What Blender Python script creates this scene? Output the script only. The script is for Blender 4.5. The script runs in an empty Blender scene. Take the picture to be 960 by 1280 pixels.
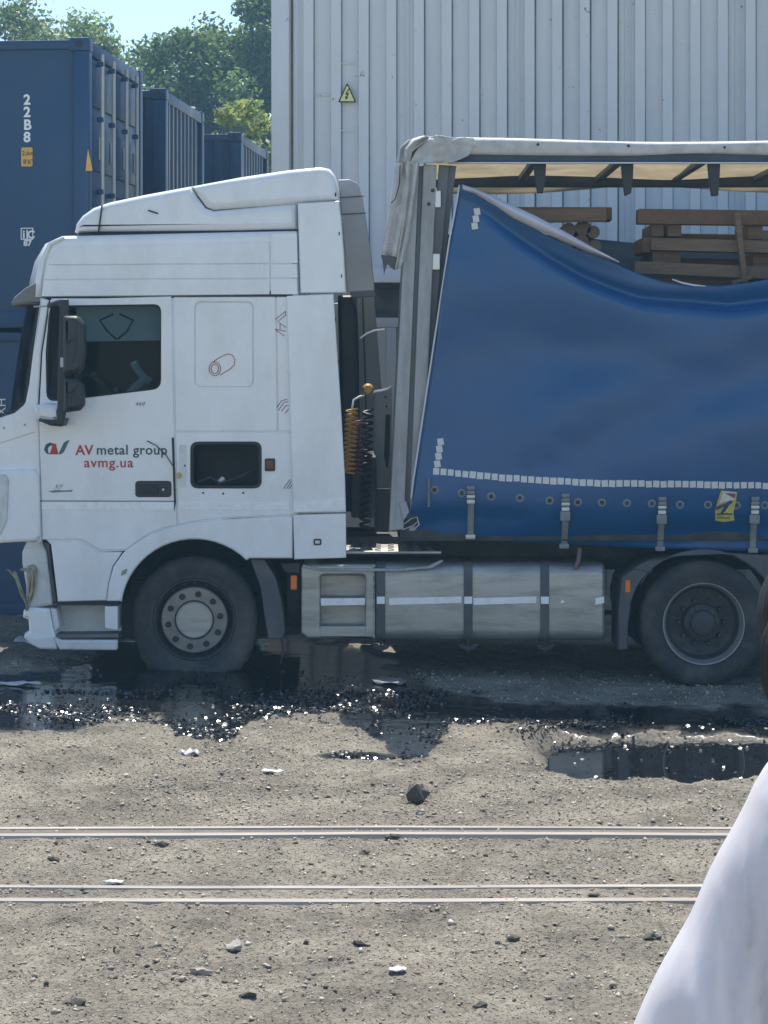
import bpy, bmesh, math, random
import numpy as np
from mathutils import Vector, Matrix, noise as mnoise
R = math.radians
random.seed(7); rng = np.random.default_rng(11)
scene = bpy.context.scene
col = scene.collection

# ------------------------------------------------------------------ camera, sky, sun, exposure
CAM_D, CAM_H, FPX, CX, HY = 17.0, 2.35, 2856.0, 480.0, 453.0
cam = bpy.data.cameras.new('camera'); cam_o = bpy.data.objects.new('camera', cam); col.objects.link(cam_o)
cam.sensor_fit = 'VERTICAL'; cam.sensor_height = 36.0; cam.sensor_width = 27.0
cam.lens = FPX / 1280.0 * 36.0
cam.shift_y = -(640.0 - HY) / 1280.0
cam.clip_start = 0.1; cam.clip_end = 3000
cam_o.location = (0, -CAM_D, CAM_H); cam_o.rotation_euler = (R(90), 0, 0)
scene.camera = cam_o

SUN_EL = 66.0
world = bpy.data.worlds.new('World'); scene.world = world; world.use_nodes = True
wn = world.node_tree.nodes; wl = world.node_tree.links
bg = wn['Background']; bg.inputs['Strength'].default_value = 0.14
sky = wn.new('ShaderNodeTexSky'); sky.sky_type = 'NISHITA'; sky.sun_disc = False
sky.sun_elevation = R(SUN_EL); sky.sun_rotation = R(0); sky.altitude = 50
sky.air_density = 1.0; sky.dust_density = 0.05; sky.ozone_density = 2.2
wl.new(sky.outputs[0], bg.inputs[0])
sun = bpy.data.lights.new('sun', 'SUN'); sun.energy = 5.0; sun.angle = R(0.53); sun.color = (1.0, 0.95, 0.87)
sun_o = bpy.data.objects.new('sun', sun); col.objects.link(sun_o)
sun_o.rotation_euler = (-R(90 - SUN_EL), 0, R(0)); sun_o.location = (0, 20, 40)
scene.view_settings.view_transform = 'Standard'; scene.view_settings.look = 'None'
scene.view_settings.exposure = 0.58; scene.view_settings.gamma = 1.0
scene.cycles.max_bounces = 8; scene.cycles.diffuse_bounces = 4; scene.cycles.glossy_bounces = 4
scene.cycles.transparent_max_bounces = 12; scene.cycles.use_denoising = True
scene.cycles.sample_clamp_indirect = 6.0

# ------------------------------------------------------------------ helpers
def W(px, py, Y=0.0):
    """photo pixel at a known distance behind the lorry's near side -> metres"""
    s = FPX / (CAM_D + Y)
    return Vector(((px - CX) / s, Y, CAM_H + (HY - py) / s))
def XZ(pts, Y=0.0):
    out = []
    for p in pts:
        w = W(p[0], p[1], Y); out.append((w.x, w.z))
    return out
def G(px, py, z=0.0):
    """photo pixel lying on the ground at height z"""
    d = FPX * (CAM_H - z) / (py - HY)
    return Vector(((px - CX) * d / FPX, d - CAM_D, z))

def rounded(pts, r, n=5):
    """round the corners of a closed polygon; r a number or one per corner"""
    m = len(pts); out = []
    for i in range(m):
        a, b, c = Vector(pts[i-1]), Vector(pts[i]), Vector(pts[(i+1) % m])
        rr = r[i] if isinstance(r, (list, tuple)) else r
        if rr <= 0: out.append(tuple(b)); continue
        u, v = (a-b), (c-b); lu, lv = u.length, v.length
        u.normalize(); v.normalize()
        ang = u.angle(v)
        if ang > 3.0: out.append(tuple(b)); continue
        t = min(rr/math.tan(ang/2), lu*.49, lv*.49)
        p, q = b+u*t, b+v*t
        for k in range(n+1):
            f = k/n
            out.append(tuple(p*(1-f)**2 + b*2*f*(1-f) + q*f*f))
    return out
def rrect(x0, y0, x1, y1, r): return rounded([(x0, y0), (x1, y0), (x1, y1), (x0, y1)], r)

def link(o, parent=None):
    col.objects.link(o)
    if parent is not None:
        o.parent = parent
        if parent.parent is None and parent.type == 'EMPTY':
            o.matrix_parent_inverse = Matrix.Translation(-Vector(parent['_b']))
    return o
def empty(name, loc, label, cat, group=None):
    o = bpy.data.objects.new(name, None); o.empty_display_size = .2; col.objects.link(o); o.location = loc
    o['_b'] = tuple(loc); tag(o, label, cat, group); return o
def tag(o, label, cat, group=None):
    o['label'] = label; o['category'] = cat
    if group: o['group'] = group
    return o
def smooth(me, ang=35):
    me.polygons.foreach_set('use_smooth', [True]*len(me.polygons)); me.set_sharp_from_angle(angle=R(ang))
def obj(name, verts, faces, mat, parent=None, sm=None):
    me = bpy.data.meshes.new(name); me.from_pydata([tuple(v) for v in verts], [], faces); me.update()
    if sm: smooth(me, sm)
    if mat: me.materials.append(mat)
    return link(bpy.data.objects.new(name, me), parent)
def from_bm(name, bm, mat, parent=None, sm=None):
    bmesh.ops.recalc_face_normals(bm, faces=bm.faces)
    me = bpy.data.meshes.new(name); bm.to_mesh(me); bm.free()
    if sm: smooth(me, sm)
    if mat: me.materials.append(mat)
    return link(bpy.data.objects.new(name, me), parent)
def add_box(bm, lo, hi, bev=0.0):
    lo, hi = Vector(lo), Vector(hi)
    m = Matrix.Translation((lo+hi)/2) @ Matrix.Diagonal((hi.x-lo.x, hi.y-lo.y, hi.z-lo.z, 1))
    g = bmesh.ops.create_cube(bm, size=1, matrix=m)
    if bev:
        es = list({e for v in g['verts'] for e in v.link_edges})
        bmesh.ops.bevel(bm, geom=es, offset=bev, segments=2, affect='EDGES', profile=.5)
def box(name, lo, hi, mat, parent=None, bev=0.0):
    bm = bmesh.new(); add_box(bm, lo, hi, bev); return from_bm(name, bm, mat, parent, 40 if bev else None)
def tube_data(pts, rad, n=8, cap=True):
    pts = [Vector(p) for p in pts]; vs, fs = [], []
    prev = None
    for i, p in enumerate(pts):
        t = (pts[min(i+1, len(pts)-1)] - pts[max(i-1, 0)]).normalized()
        if prev is None:
            a = t.cross(Vector((0, 0, 1)));  a = a if a.length > .05 else t.cross(Vector((1, 0, 0)))
        else: a = prev - t*prev.dot(t)
        a.normalize(); prev = a; b = t.cross(a)
        r = rad[i] if isinstance(rad, (list, tuple)) else rad
        for k in range(n):
            th = 2*math.pi*k/n; vs.append(p + a*math.cos(th)*r + b*math.sin(th)*r)
    for i in range(len(pts)-1):
        for k in range(n):
            fs.append((i*n+k, i*n+(k+1) % n, (i+1)*n+(k+1) % n, (i+1)*n+k))
    if cap:
        fs.append(tuple(range(n))[::-1]); fs.append(tuple((len(pts)-1)*n+k for k in range(n)))
    return vs, fs
def tube(name, pts, rad, mat, parent=None, n=8):
    v, f = tube_data(pts, rad, n); return obj(name, v, f, mat, parent, 40)
def curve_mesh(cu):
    o = bpy.data.objects.new('tmp', cu); col.objects.link(o)
    dg = bpy.context.evaluated_depsgraph_get()
    me = bpy.data.meshes.new_from_object(o.evaluated_get(dg))
    bpy.data.objects.remove(o); bpy.data.curves.remove(cu); me.materials.clear()
    return me
def plate(name, loops, y, th, mat, parent=None, bev=.006, sm=30, tilt=None):
    """panel of real thickness standing in the XZ plane, near face at y; loops = outline then holes, in metres (x, z)"""
    cu = bpy.data.curves.new('tmp', 'CURVE'); cu.dimensions = '2D'; cu.fill_mode = 'BOTH'
    for lp in loops:
        sp = cu.splines.new('POLY'); sp.points.add(len(lp)-1); sp.use_cyclic_u = True
        for p, q in zip(sp.points, lp): p.co = (q[0], q[1], 0, 1)
    cu.extrude = max(th/2-bev, .0005); cu.bevel_depth = bev; cu.bevel_resolution = 2; cu.offset = -bev
    me = curve_mesh(cu); me.name = name
    me.transform(Matrix.Translation((0, y+th/2, 0)) @ Matrix.Rotation(R(90), 4, 'X'))
    if sm: smooth(me, sm)
    me.materials.append(mat)
    return link(bpy.data.objects.new(name, me), parent)
def lettering(text, x, z, y, size, mat, parent, name='lettering', shear=0, spacing=1.0, rotz=0, off=0.0, align='LEFT', bold=0.0):
    cu = bpy.data.curves.new('tmp', 'FONT'); cu.body = text; cu.size = size; cu.shear = shear
    cu.space_character = spacing; cu.extrude = .0008; cu.align_x = align; cu.offset = bold
    me = curve_mesh(cu); me.name = name
    me.transform(Matrix.Translation((x, y, z)) @ Matrix.Rotation(R(90), 4, 'X') @ Matrix.Rotation(R(rotz), 4, 'Z'))
    me.materials.append(mat)
    return link(bpy.data.objects.new(name, me), parent)
def prism_x(name, prof, x0, x1, mat, parent=None, inset=.02, sm=35):
    """(y, z) outline drawn out along x with softened ends"""
    c = Vector((sum(p[0] for p in prof)/len(prof), sum(p[1] for p in prof)/len(prof)))
    n = len(prof); vs, fs = [], []
    for x, k in ((x0, 1), (x0+inset*.3, .5), (x0+inset, 0), (x1-inset, 0), (x1-inset*.3, .5), (x1, 1)):
        for p in prof:
            d = Vector(p)-c; q = c + d*(1 - k*inset*1.2/max(d.length, .001)); vs.append((x, q[0], q[1]))
    for i in range(5):
        for k in range(n): fs.append((i*n+k, i*n+(k+1) % n, (i+1)*n+(k+1) % n, (i+1)*n+k))
    fs.append(tuple(range(n))); fs.append(tuple(5*n+k for k in range(n))[::-1])
    o = obj(name, vs, fs, mat, parent, sm)
    bm = bmesh.new(); bm.from_mesh(o.data); bmesh.ops.recalc_face_normals(bm, faces=bm.faces); bm.to_mesh(o.data); bm.free()
    return o
def lathe_data(prof, n=64):
    """(radius, y) outline spun round the y axis"""
    vs, fs = [], []; m = len(prof)
    for r, y in prof:
        for k in range(n):
            a = 2*math.pi*k/n; vs.append((r*math.cos(a), y, r*math.sin(a)))
    for i in range(m-1):
        for k in range(n): fs.append((i*n+k, i*n+(k+1) % n, (i+1)*n+(k+1) % n, (i+1)*n+k))
    return vs, fs
def lathe(name, prof, c, mat, parent=None, n=64, sm=40):
    vs, fs = lathe_data(prof, n); c = Vector(c)
    return obj(name, [Vector(v)+c for v in vs], fs, mat, parent, sm)
def grid(name, P, mat, parent=None, sm=60, thick=0.0):
    """P: rows x cols x 3 array of points"""
    P = np.asarray(P); r, c = P.shape[:2]
    vs = P.reshape(-1, 3).tolist()
    fs = [(i*c+j, i*c+j+1, (i+1)*c+j+1, (i+1)*c+j) for i in range(r-1) for j in range(c-1)]
    o = obj(name, vs, fs, mat, parent, sm)
    if thick:
        m = o.modifiers.new('thickness', 'SOLIDIFY'); m.thickness = thick; m.offset = 0
    return o
def copy_tree(o, parent=None):
    c = o.copy(); col.objects.link(c); c.parent = parent
    for ch in [k for k in scene.objects if k.parent == o]: copy_tree(ch, c)
    return c
def hash2(i, j, s):
    h = (i*374761393 + j*668265263 + s*1274126177) & 0xffffffff
    h = ((h ^ (h >> 13))*1274126177) & 0xffffffff
    return ((h ^ (h >> 16)) & 0xffff)/65535.0
def vnoise(x, y, s=0):
    x = np.asarray(x, float); y = np.asarray(y, float)
    i = np.floor(x).astype(np.int64); j = np.floor(y).astype(np.int64); u = x-i; v = y-j
    u = u*u*(3-2*u); v = v*v*(3-2*v)
    return (hash2(i, j, s)*(1-u)+hash2(i+1, j, s)*u)*(1-v)+(hash2(i, j+1, s)*(1-u)+hash2(i+1, j+1, s)*u)*v
def fbm(x, y, s=0, o=4):
    t = 0; a = .5
    for k in range(o): t = t+a*(vnoise(x*2**k, y*2**k, s+k)-.5)*2; a *= .5
    return t
def interp(x, pts): return np.interp(x, [p[0] for p in pts], [p[1] for p in pts])

# ------------------------------------------------------------------ materials
def mat(name, c, rough=.5, metal=0.0, var=.12, scale=3.0, bump=0.0, bscale=20.0, dirt=None, dirt_amt=0.0, dscale=2.0, spec=.5, coat=0.0, stretch=(1, 1, 1), trans=0.0, rvar=.15):
    m = bpy.data.materials.new(name); m.use_nodes = True; n = m.node_tree.nodes; l = m.node_tree.links
    b = n['Principled BSDF']; b.inputs['Metallic'].default_value = metal
    b.inputs['Specular IOR Level'].default_value = spec; b.inputs['Coat Weight'].default_value = coat
    tc = n.new('ShaderNodeTexCoord'); mp = n.new('ShaderNodeMapping'); mp.inputs['Scale'].default_value = stretch
    l.new(tc.outputs['Object'], mp.inputs[0])
    nz = n.new('ShaderNodeTexNoise'); nz.inputs['Scale'].default_value = scale; nz.inputs['Detail'].default_value = 6; nz.inputs['Roughness'].default_value = .6
    l.new(mp.outputs[0], nz.inputs['Vector'])
    mr = n.new('ShaderNodeMapRange'); mr.inputs[1].default_value = .25; mr.inputs[2].default_value = .75
    mr.inputs[3].default_value = 1-var; mr.inputs[4].default_value = 1+var; l.new(nz.outputs[0], mr.inputs[0])
    mx = n.new('ShaderNodeVectorMath'); mx.operation = 'SCALE'; mx.inputs[0].default_value = c[:3]; l.new(mr.outputs[0], mx.inputs['Scale'])
    src = mx.outputs[0]
    if dirt is not None:
        dz = n.new('ShaderNodeTexNoise'); dz.inputs['Scale'].default_value = dscale; dz.inputs['Detail'].default_value = 8; dz.inputs['Roughness'].default_value = .7
        l.new(mp.outputs[0], dz.inputs['Vector'])
        dr = n.new('ShaderNodeMapRange'); dr.inputs[1].default_value = .45; dr.inputs[2].default_value = .75; dr.inputs[4].default_value = dirt_amt
        l.new(dz.outputs[0], dr.inputs[0])
        mc = n.new('ShaderNodeMix'); mc.data_type = 'RGBA'; l.new(dr.outputs[0], mc.inputs[0]); l.new(src, mc.inputs[6]); mc.inputs[7].default_value = (*dirt, 1)
        src = mc.outputs[2]
    l.new(src, b.inputs['Base Color'])
    rr = n.new('ShaderNodeMapRange'); rr.inputs[1].default_value = .3; rr.inputs[2].default_value = .7
    rr.inputs[3].default_value = max(.02, rough*(1-rvar)); rr.inputs[4].default_value = min(1, rough*(1+rvar)); l.new(nz.outputs[0], rr.inputs[0])
    l.new(rr.outputs[0], b.inputs['Roughness'])
    if bump:
        bz = n.new('ShaderNodeTexNoise'); bz.inputs['Scale'].default_value = bscale; bz.inputs['Detail'].default_value = 4; l.new(mp.outputs[0], bz.inputs['Vector'])
        bp = n.new('ShaderNodeBump'); bp.inputs['Strength'].default_value = bump; bp.inputs['Distance'].default_value = .02
        l.new(bz.outputs[0], bp.inputs['Height']); l.new(bp.outputs[0], b.inputs['Normal'])
    if trans:
        out = n['Material Output']; t = n.new('ShaderNodeBsdfTranslucent'); l.new(src, t.inputs[0]); s = n.new('ShaderNodeMixShader'); s.inputs[0].default_value = trans
        l.new(b.outputs[0], s.inputs[1]); l.new(t.outputs[0], s.inputs[2]); l.new(s.outputs[0], out.inputs['Surface'])
    return m
DUST = (.30, .27, .22)
M = {}
M['white'] = mat('cab_paint', (.80, .81, .81), .28, var=.05, scale=1.5, dirt=(.42, .40, .36), dirt_amt=.38, dscale=1.7, coat=.3, bump=.03, bscale=1.2, stretch=(1, 1, .5))
M['white2'] = mat('worn_white_plastic', (.66, .67, .66), .42, var=.07, dirt=(.30, .27, .22), dirt_amt=.55, dscale=5)
M['grey_fair'] = mat('grey_fairing', (.42, .44, .44), .5, var=.1, dirt=(.25, .23, .2), dirt_amt=.5, dscale=3)
M['black'] = mat('black_plastic', (.016, .017, .019), .5, var=.25, dirt=(.07, .066, .06), dirt_amt=.35, dscale=4)
M['gasket'] = mat('black_rubber', (.014, .014, .015), .6)
M['chassis'] = mat('chassis_steel', (.03, .032, .035), .65, var=.3, dirt=(.14, .12, .10), dirt_amt=.6, dscale=5)
M['mudguard'] = mat('grey_mudguard', (.07, .075, .08), .55, var=.15, dirt=(.2, .18, .15), dirt_amt=.55, dscale=3)
M['tyre'] = mat('tyre_rubber', (.03, .03, .031), .8, var=.2, dirt=(.15, .135, .115), dirt_amt=.75, dscale=2.5, bump=.25, bscale=35)
M['rim'] = mat('painted_rim', (.30, .30, .29), .5, metal=.3, var=.2, dirt=(.10, .09, .08), dirt_amt=.6, dscale=6)
M['rim_dark'] = mat('dusty_hub', (.045, .046, .048), .7, var=.3, dirt=(.13, .12, .11), dirt_amt=.5, dscale=9)
M['silver'] = mat('silver_cover', (.22, .215, .20), .42, metal=.45, var=.15, dirt=(.12, .11, .09), dirt_amt=.65, dscale=8)
M['nut'] = mat('wheel_nut_steel', (.04, .038, .036), .5, metal=.5, var=.2)
M['alu'] = mat('brushed_tank', (.40, .395, .37), .46, metal=.7, var=.14, scale=2.5, dirt=(.13, .12, .105), dirt_amt=.75, dscale=1.8, bump=.05, bscale=3, stretch=(1, 1, 6))
M['steel'] = mat('galvanised_post', (.36, .37, .37), .55, metal=.35, var=.18, scale=4, dirt=(.15, .14, .13), dirt_amt=.75, dscale=3, stretch=(2.5, 2.5, .5))
M['steel_d'] = mat('dark_post', (.16, .165, .17), .6, metal=.2, var=.2, dirt=(.08, .07, .06), dirt_amt=.6, stretch=(2, 2, .5))
M['tape'] = mat('reflective_tape', (.86, .86, .85), .3, var=.06, scale=20, dirt=(.5, .46, .4), dirt_amt=.4, dscale=12)
M['refl'] = mat('reflector_square', (.66, .66, .62), .35, var=.15, scale=9, dirt=(.35, .34, .32), dirt_amt=.6, dscale=30)
M['amber'] = mat('amber_lens', (.75, .17, .015), .3, var=.1)
M['strap'] = mat('strap_webbing', (.23, .24, .24), .7, var=.2, scale=30, dirt=(.1, .1, .1), dirt_amt=.5, dscale=9)
M['buckle'] = mat('buckle_steel', (.5, .5, .48), .4, metal=.6, var=.2)
M['curtain'] = mat('blue_curtain', (.006, .076, .215), .32, var=.10, scale=1.2, dirt=(.045, .09, .13), dirt_amt=.4, dscale=1.3, bump=.06, bscale=4, stretch=(1, 1, 1.6), spec=.5)
M['curtain_in'] = mat('white_curtain_hem', (.62, .60, .64), .5, var=.08)
M['roof_tarp'] = mat('translucent_roof_tarp', (.66, .60, .48), .6, var=.12, scale=3, dirt=(.3, .26, .2), dirt_amt=.4, dscale=2.5, trans=.62)
M['tarp_w'] = mat('worn_white_tarp', (.62, .61, .58), .55, var=.1, scale=5, dirt=(.30, .28, .25), dirt_amt=.6, dscale=6, bump=.15, bscale=14, trans=.15)
M['roof_rail'] = mat('dark_roof_rail', (.022, .04, .07), .5, metal=.0, var=.2, dirt=(.2, .2, .2), dirt_amt=.3)
M['alu_edge'] = mat('alloy_edge', (.6, .6, .6), .35, metal=.6, var=.1)
M['wood'] = mat('weathered_timber', (.20, .135, .09), .8, var=.3, scale=5, dirt=(.12, .085, .06), dirt_amt=.7, dscale=3, stretch=(.6, 4, 6), bump=.4, bscale=12)
M['wood_d'] = mat('dark_timber', (.15, .095, .06), .85, var=.3, scale=6, dirt=(.06, .045, .035), dirt_amt=.6, bump=.3)
M['cont'] = mat('container_blue', (.009, .050, .12), .5, var=.12, scale=.9, dirt=(.035, .07, .11), dirt_amt=.5, dscale=1.2, bump=.04, bscale=5, stretch=(1, 1, .6))
M['cont2'] = mat('container_navy', (.008, .033, .078), .5, var=.15, scale=1.2, dirt=(.04, .08, .12), dirt_amt=.5, dscale=1.5, stretch=(1, 1, .6))
M['rod'] = mat('lock_rod', (.44, .46, .42), .5, metal=.2, var=.15)
M['label_w'] = mat('pale_plate', (.62, .63, .6), .5, var=.15, scale=10)
M['yellow'] = mat('ochre_plate', (.62, .36, .07), .5, var=.15, scale=12)
M['txt_w'] = mat('white_lettering', (.75, .76, .74), .5, var=.05)
M['txt_red'] = mat('red_lettering', (.47, .025, .03), .45, var=.05)
M['txt_dark'] = mat('slate_lettering', (.035, .06, .085), .45, var=.05)
M['txt_teal'] = mat('teal_lettering', (.03, .14, .16), .45, var=.05)
M['txt_grey'] = mat('grey_lettering', (.18, .18, .19), .35, metal=.4, var=.1)
M['redline'] = mat('red_outline_print', (.42, .06, .07), .5, var=.05)
M['purpline'] = mat('purple_outline_print', (.16, .045, .10), .5, var=.05)
M['vis'] = mat('grey_visor', (.17, .165, .155), .4, var=.1)
M['seat'] = mat('seat_cloth', (.05, .05, .055), .9, var=.3, bump=.3)
M['curt_grey'] = mat('cab_curtain', (.40, .41, .42), .9, var=.15)
M['sleeper'] = mat('cab_liner', (.05, .05, .05), .9, var=.15)
M['coil_y'] = mat('yellow_hose', (.40, .22, .045), .4, var=.1)
M['coil_p'] = mat('purple_hose', (.10, .025, .06), .45, var=.1)
M['pale_hose'] = mat('pale_hose', (.7, .7, .68), .4, var=.05)
M['dry_leaf'] = mat('torn_bracket', (.42, .36, .26), .7, var=.2, scale=12, dirt=(.15, .12, .08), dirt_amt=.7, dscale=15)
M['rail'] = mat('polished_rail', (.40, .355, .30), .45, metal=.3, var=.15, scale=3, dirt=(.25, .19, .14), dirt_amt=.6, dscale=4, stretch=(.3, 2, 2))
M['rust'] = mat('rusty_steel', (.11, .075, .052), .85, var=.3, scale=8, dirt=(.22, .19, .155), dirt_amt=.7, dscale=5)
M['flange'] = mat('packed_dirt_in_flangeway', (.12, .105, .088), .9, var=.3, scale=6, dirt=(.22, .195, .16), dirt_amt=.8, dscale=6, bump=.4, bscale=30)
M['litter_w'] = mat('pale_litter', (.50, .49, .46), .5, var=.12, scale=14)
M['sunlit_patch_tone'] = mat('sunlit_patch_tone', (.30, .29, .27), .35, var=.3, scale=9, dirt=(.05, .05, .05), dirt_amt=.8, dscale=8)
M['stone'] = mat('pale_stone', (.33, .30, .26), .9, var=.25, scale=9, bump=.4)
M['stone_d'] = mat('dark_clod', (.075, .067, .058), .9, var=.3, scale=9, bump=.5)
M['sign_y'] = mat('pale_yellow_sign', (.72, .68, .30), .4, var=.06)
M['ink'] = mat('black_print', (.02, .02, .02), .5, var=.05)
M['fabric'] = mat('white_cotton', (.94, .925, .94), .8, var=.03, scale=20, trans=.6, bump=.12, bscale=18, stretch=(2.2, 2.2, .5))
M['skin'] = mat('skin', (.46, .26, .18), .5, var=.08)
M['hair'] = mat('dark_hair', (.008, .008, .009), .75, var=.3, scale=25, bump=.5, bscale=60, stretch=(4, 4, .4))
M['cream'] = mat('cream_band', (.72, .63, .48), .6, var=.08)
M['trousers'] = mat('dark_trousers', (.04, .045, .06), .85, var=.15)
M['shoe'] = mat('shoe_leather', (.05, .05, .05), .6)
M['bark'] = mat('bark', (.09, .07, .05), .9, var=.3, bump=.5, bscale=10, stretch=(3, 3, .5))

def wall_mat(name, c, rustk=.5):
    m = mat(name, c, .5, var=.05, scale=.8, dirt=(c[0]*.72, c[1]*.74, c[2]*.76), dirt_amt=.5, dscale=1.6, stretch=(1.6, 1.6, .35), bump=.03, bscale=4)
    n = m.node_tree.nodes; l = m.node_tree.links; b = n['Principled BSDF']
    src = b.inputs['Base Color'].links[0].from_socket
    tc = n.new('ShaderNodeTexCoord')
    a = n.new('ShaderNodeTexNoise'); a.inputs['Scale'].default_value = 7; a.inputs['Detail'].default_value = 5; a.inputs['Roughness'].default_value = .75
    l.new(tc.outputs['Object'], a.inputs['Vector'])
    r = n.new('ShaderNodeMapRange'); r.inputs[1].default_value = .665; r.inputs[2].default_value = .70; r.inputs[4].default_value = rustk; l.new(a.outputs[0], r.inputs[0])
    x = n.new('ShaderNodeMix'); x.data_type = 'RGBA'; l.new(r.outputs[0], x.inputs[0]); l.new(src, x.inputs[6]); x.inputs[7].default_value = (.10, .075, .06, 1)
    l.new(x.outputs[2], b.inputs['Base Color'])
    return m
M['wall'] = wall_mat('white_corrugated_paint', (.63, .645, .645), .8)
M['rib_shade'] = mat('rib_shade_paint', (.15, .15, .15), .8, var=.4, scale=3, dirt=(.45, .46, .47), dirt_amt=.8, dscale=2, stretch=(3, 3, .6))  # dark colour for the painted shade lines beside the wall ribs
M['wall_low'] = wall_mat('grey_corrugated_paint', (.34, .35, .34), .5)

def glass_mat(name, tint, rough=.02, alpha=.35):
    m = bpy.data.materials.new(name); m.use_nodes = True; n = m.node_tree.nodes; l = m.node_tree.links
    n.remove(n['Principled BSDF']); out = n['Material Output']
    t = n.new('ShaderNodeBsdfTransparent'); t.inputs[0].default_value = (*tint, 1)
    g = n.new('ShaderNodeBsdfGlossy'); g.inputs['Roughness'].default_value = rough
    f = n.new('ShaderNodeFresnel'); f.inputs[0].default_value = 1.12
    nz = n.new('ShaderNodeTexNoise'); nz.inputs['Scale'].default_value = 5; d = n.new('ShaderNodeBsdfDiffuse'); d.inputs[0].default_value = (.3, .29, .27, 1)
    r = n.new('ShaderNodeMapRange'); r.inputs[1].default_value = .4; r.inputs[2].default_value = .8; r.inputs[4].default_value = alpha; l.new(nz.outputs[0], r.inputs[0])
    s0 = n.new('ShaderNodeMixShader'); l.new(r.outputs[0], s0.inputs[0]); l.new(t.outputs[0], s0.inputs[1]); l.new(d.outputs[0], s0.inputs[2])
    s = n.new('ShaderNodeMixShader'); l.new(f.outputs[0], s.inputs[0]); l.new(s0.outputs[0], s.inputs[1]); l.new(g.outputs[0], s.inputs[2])
    l.new(s.outputs[0], out.inputs['Surface']); return m
M['glass'] = glass_mat('door_glass', (.66, .76, .78), alpha=.015)
M['screen'] = glass_mat('windscreen_glass', (.45, .52, .55), alpha=.15)

# ------------------------------------------------------------------ ground
def tilt(x, y):
    t = -.0316*(np.clip(x, -3.2, 3.2) - .485)
    return t*np.clip((y+5.2)/1.8, 0, 1)*np.clip((14-y)/4, 0, 1)
def topx(x, y, z):
    d = np.maximum(CAM_D+y, .8); return CX+FPX*x/d, HY+FPX*(CAM_H-z)/d
def sst(a, b, x):
    t = np.clip((x-a)/(b-a), 0, 1); return t*t*(3-2*t)
LOW = [(-400, 908), (0, 912), (105, 914), (140, 895), (200, 893), (232, 922), (288, 930), (312, 897), (420, 893), (470, 925), (505, 948), (530, 945), (552, 918), (585, 906), (640, 903), (690, 908), (800, 911), (960, 914), (1300, 914)]
UPP = [(-400, 850), (0, 846), (60, 840), (110, 826), (150, 795), (440, 800), (500, 835), (560, 862), (620, 872), (760, 880), (960, 886), (1300, 890)]
PUD_Z = -.118
def wet_fields(x, y):
    z0 = tilt(x, y); px, py = topx(x, y, z0)
    n1 = fbm(x*2.2, y*2.2, 3, 5); n2 = fbm(x*6, y*6, 9, 4)
    lo = interp(px, LOW) + 10*n1 + 8*n2; up = interp(px, UPP) + 16*n1 + 6*n2
    wet = sst(6, -6, py-lo)*sst(-5, 5, py-up)
    streak = sst(1, .3, ((px-445)/62)**2 + ((py-944)/(6+3*n1))**2)
    wet = np.maximum(wet, streak)
    # standing film: smoother patches inside the wet strip
    mid = (interp(px, [(-400, 898), (0, 900), (120, 897), (160, 880), (480, 884), (560, 878), (700, 886), (960, 893), (1300, 895)]))
    half = interp(px, [(-400, 16), (0, 13), (110, 12), (150, 9), (330, 11), (420, 7), (560, 9), (760, 14), (1300, 15)])
    pool = sst(1.25, .8, np.abs(py-mid-4*n1)/half)*sst(.0, .25, wet)
    under = sst(845, 800, py)*sst(130, 170, px)*sst(560, 500, px)*.0
    pool = np.maximum(pool, streak*.8)
    pool = np.maximum(pool, sst(.4, .85, wet)*sst(-.9, -.5, fbm(x*1.7+3, y*1.7, 63, 3)))
    # basin of the big puddle
    qx, qy = topx(x, y, PUD_Z)
    top = interp(qx, [(600, 960), (655, 945), (700, 934), (760, 930), (1400, 924)]) + 6*n2
    bot = interp(qx, [(600, 955), (660, 972), (720, 992), (860, 990), (960, 984), (1400, 985)]) + 7*n1
    basin = sst(-12, 5, qy-top)*sst(6, -8, qy-bot)*sst(640, 700, qx+18*n2)
    ring = sst(-22, 2, qy-top)*sst(14, -2, qy-bot)*sst(600, 680, qx)
    wet = np.maximum(wet, ring*.6*(.35+1.3*n2).clip(0, 1)); wet = np.maximum(wet, np.where(basin > .7, .8, 0))
    return np.clip(wet, 0, 1), np.clip(pool, 0, 1), basin
def ground_z(x, y):
    x = np.asarray(x, float); y = np.asarray(y, float)
    wet, pool, basin = wet_fields(x, y)
    rough = .016*fbm(x*2.6, y*2.6, 21, 3) + .017*fbm(x*14, y*10, 31, 3)*(1+.5*(y < -2))*(.5+1.2*np.clip(vnoise(x*.9, y*.9, 13), 0, 1))
    track = np.clip(1-np.minimum(np.abs(y+5.55), np.abs(y+6.88))/.32, 0, 1)**.6
    rough = rough*(1-.88*track)
    near = np.clip((-9.2-y)/3.5, 0, 1)*.16                    # the ground climbs gently towards the bystander
    flat = np.maximum(pool, basin)
    z = tilt(x, y) + rough*(1-.9*pool) + near - .006*pool
    z = z*(1-basin) + basin*(PUD_Z-.05+.3*rough)
    return z - .012*track
gx = np.concatenate([[-90, -60, -30, -16, -9, -6.5, -5.2], np.arange(-4.4, 4.6, .022), [5.2, 6.5, 9, 16, 30, 60, 90]])
gy = np.concatenate([[-40, -25, -19, -16, -14, -12.5, -11.5, -10.7, -10.2], np.arange(-9.8, 3.2, .034), [3.6, 4.2, 5, 6.5, 9, 14, 22, 40, 80, 120]])
GX, GY = np.meshgrid(gx, gy)
fade = np.clip((60-np.abs(GX))/40, 0, 1)*np.clip((60-np.abs(GY))/40, 0, 1)
GZ = ground_z(GX, GY)*fade
wetf, poolf, basinf = wet_fields(GX, GY)
M['ground'] = mg = bpy.data.materials.new('crumbled_asphalt_dirt'); mg.use_nodes = True
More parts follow.
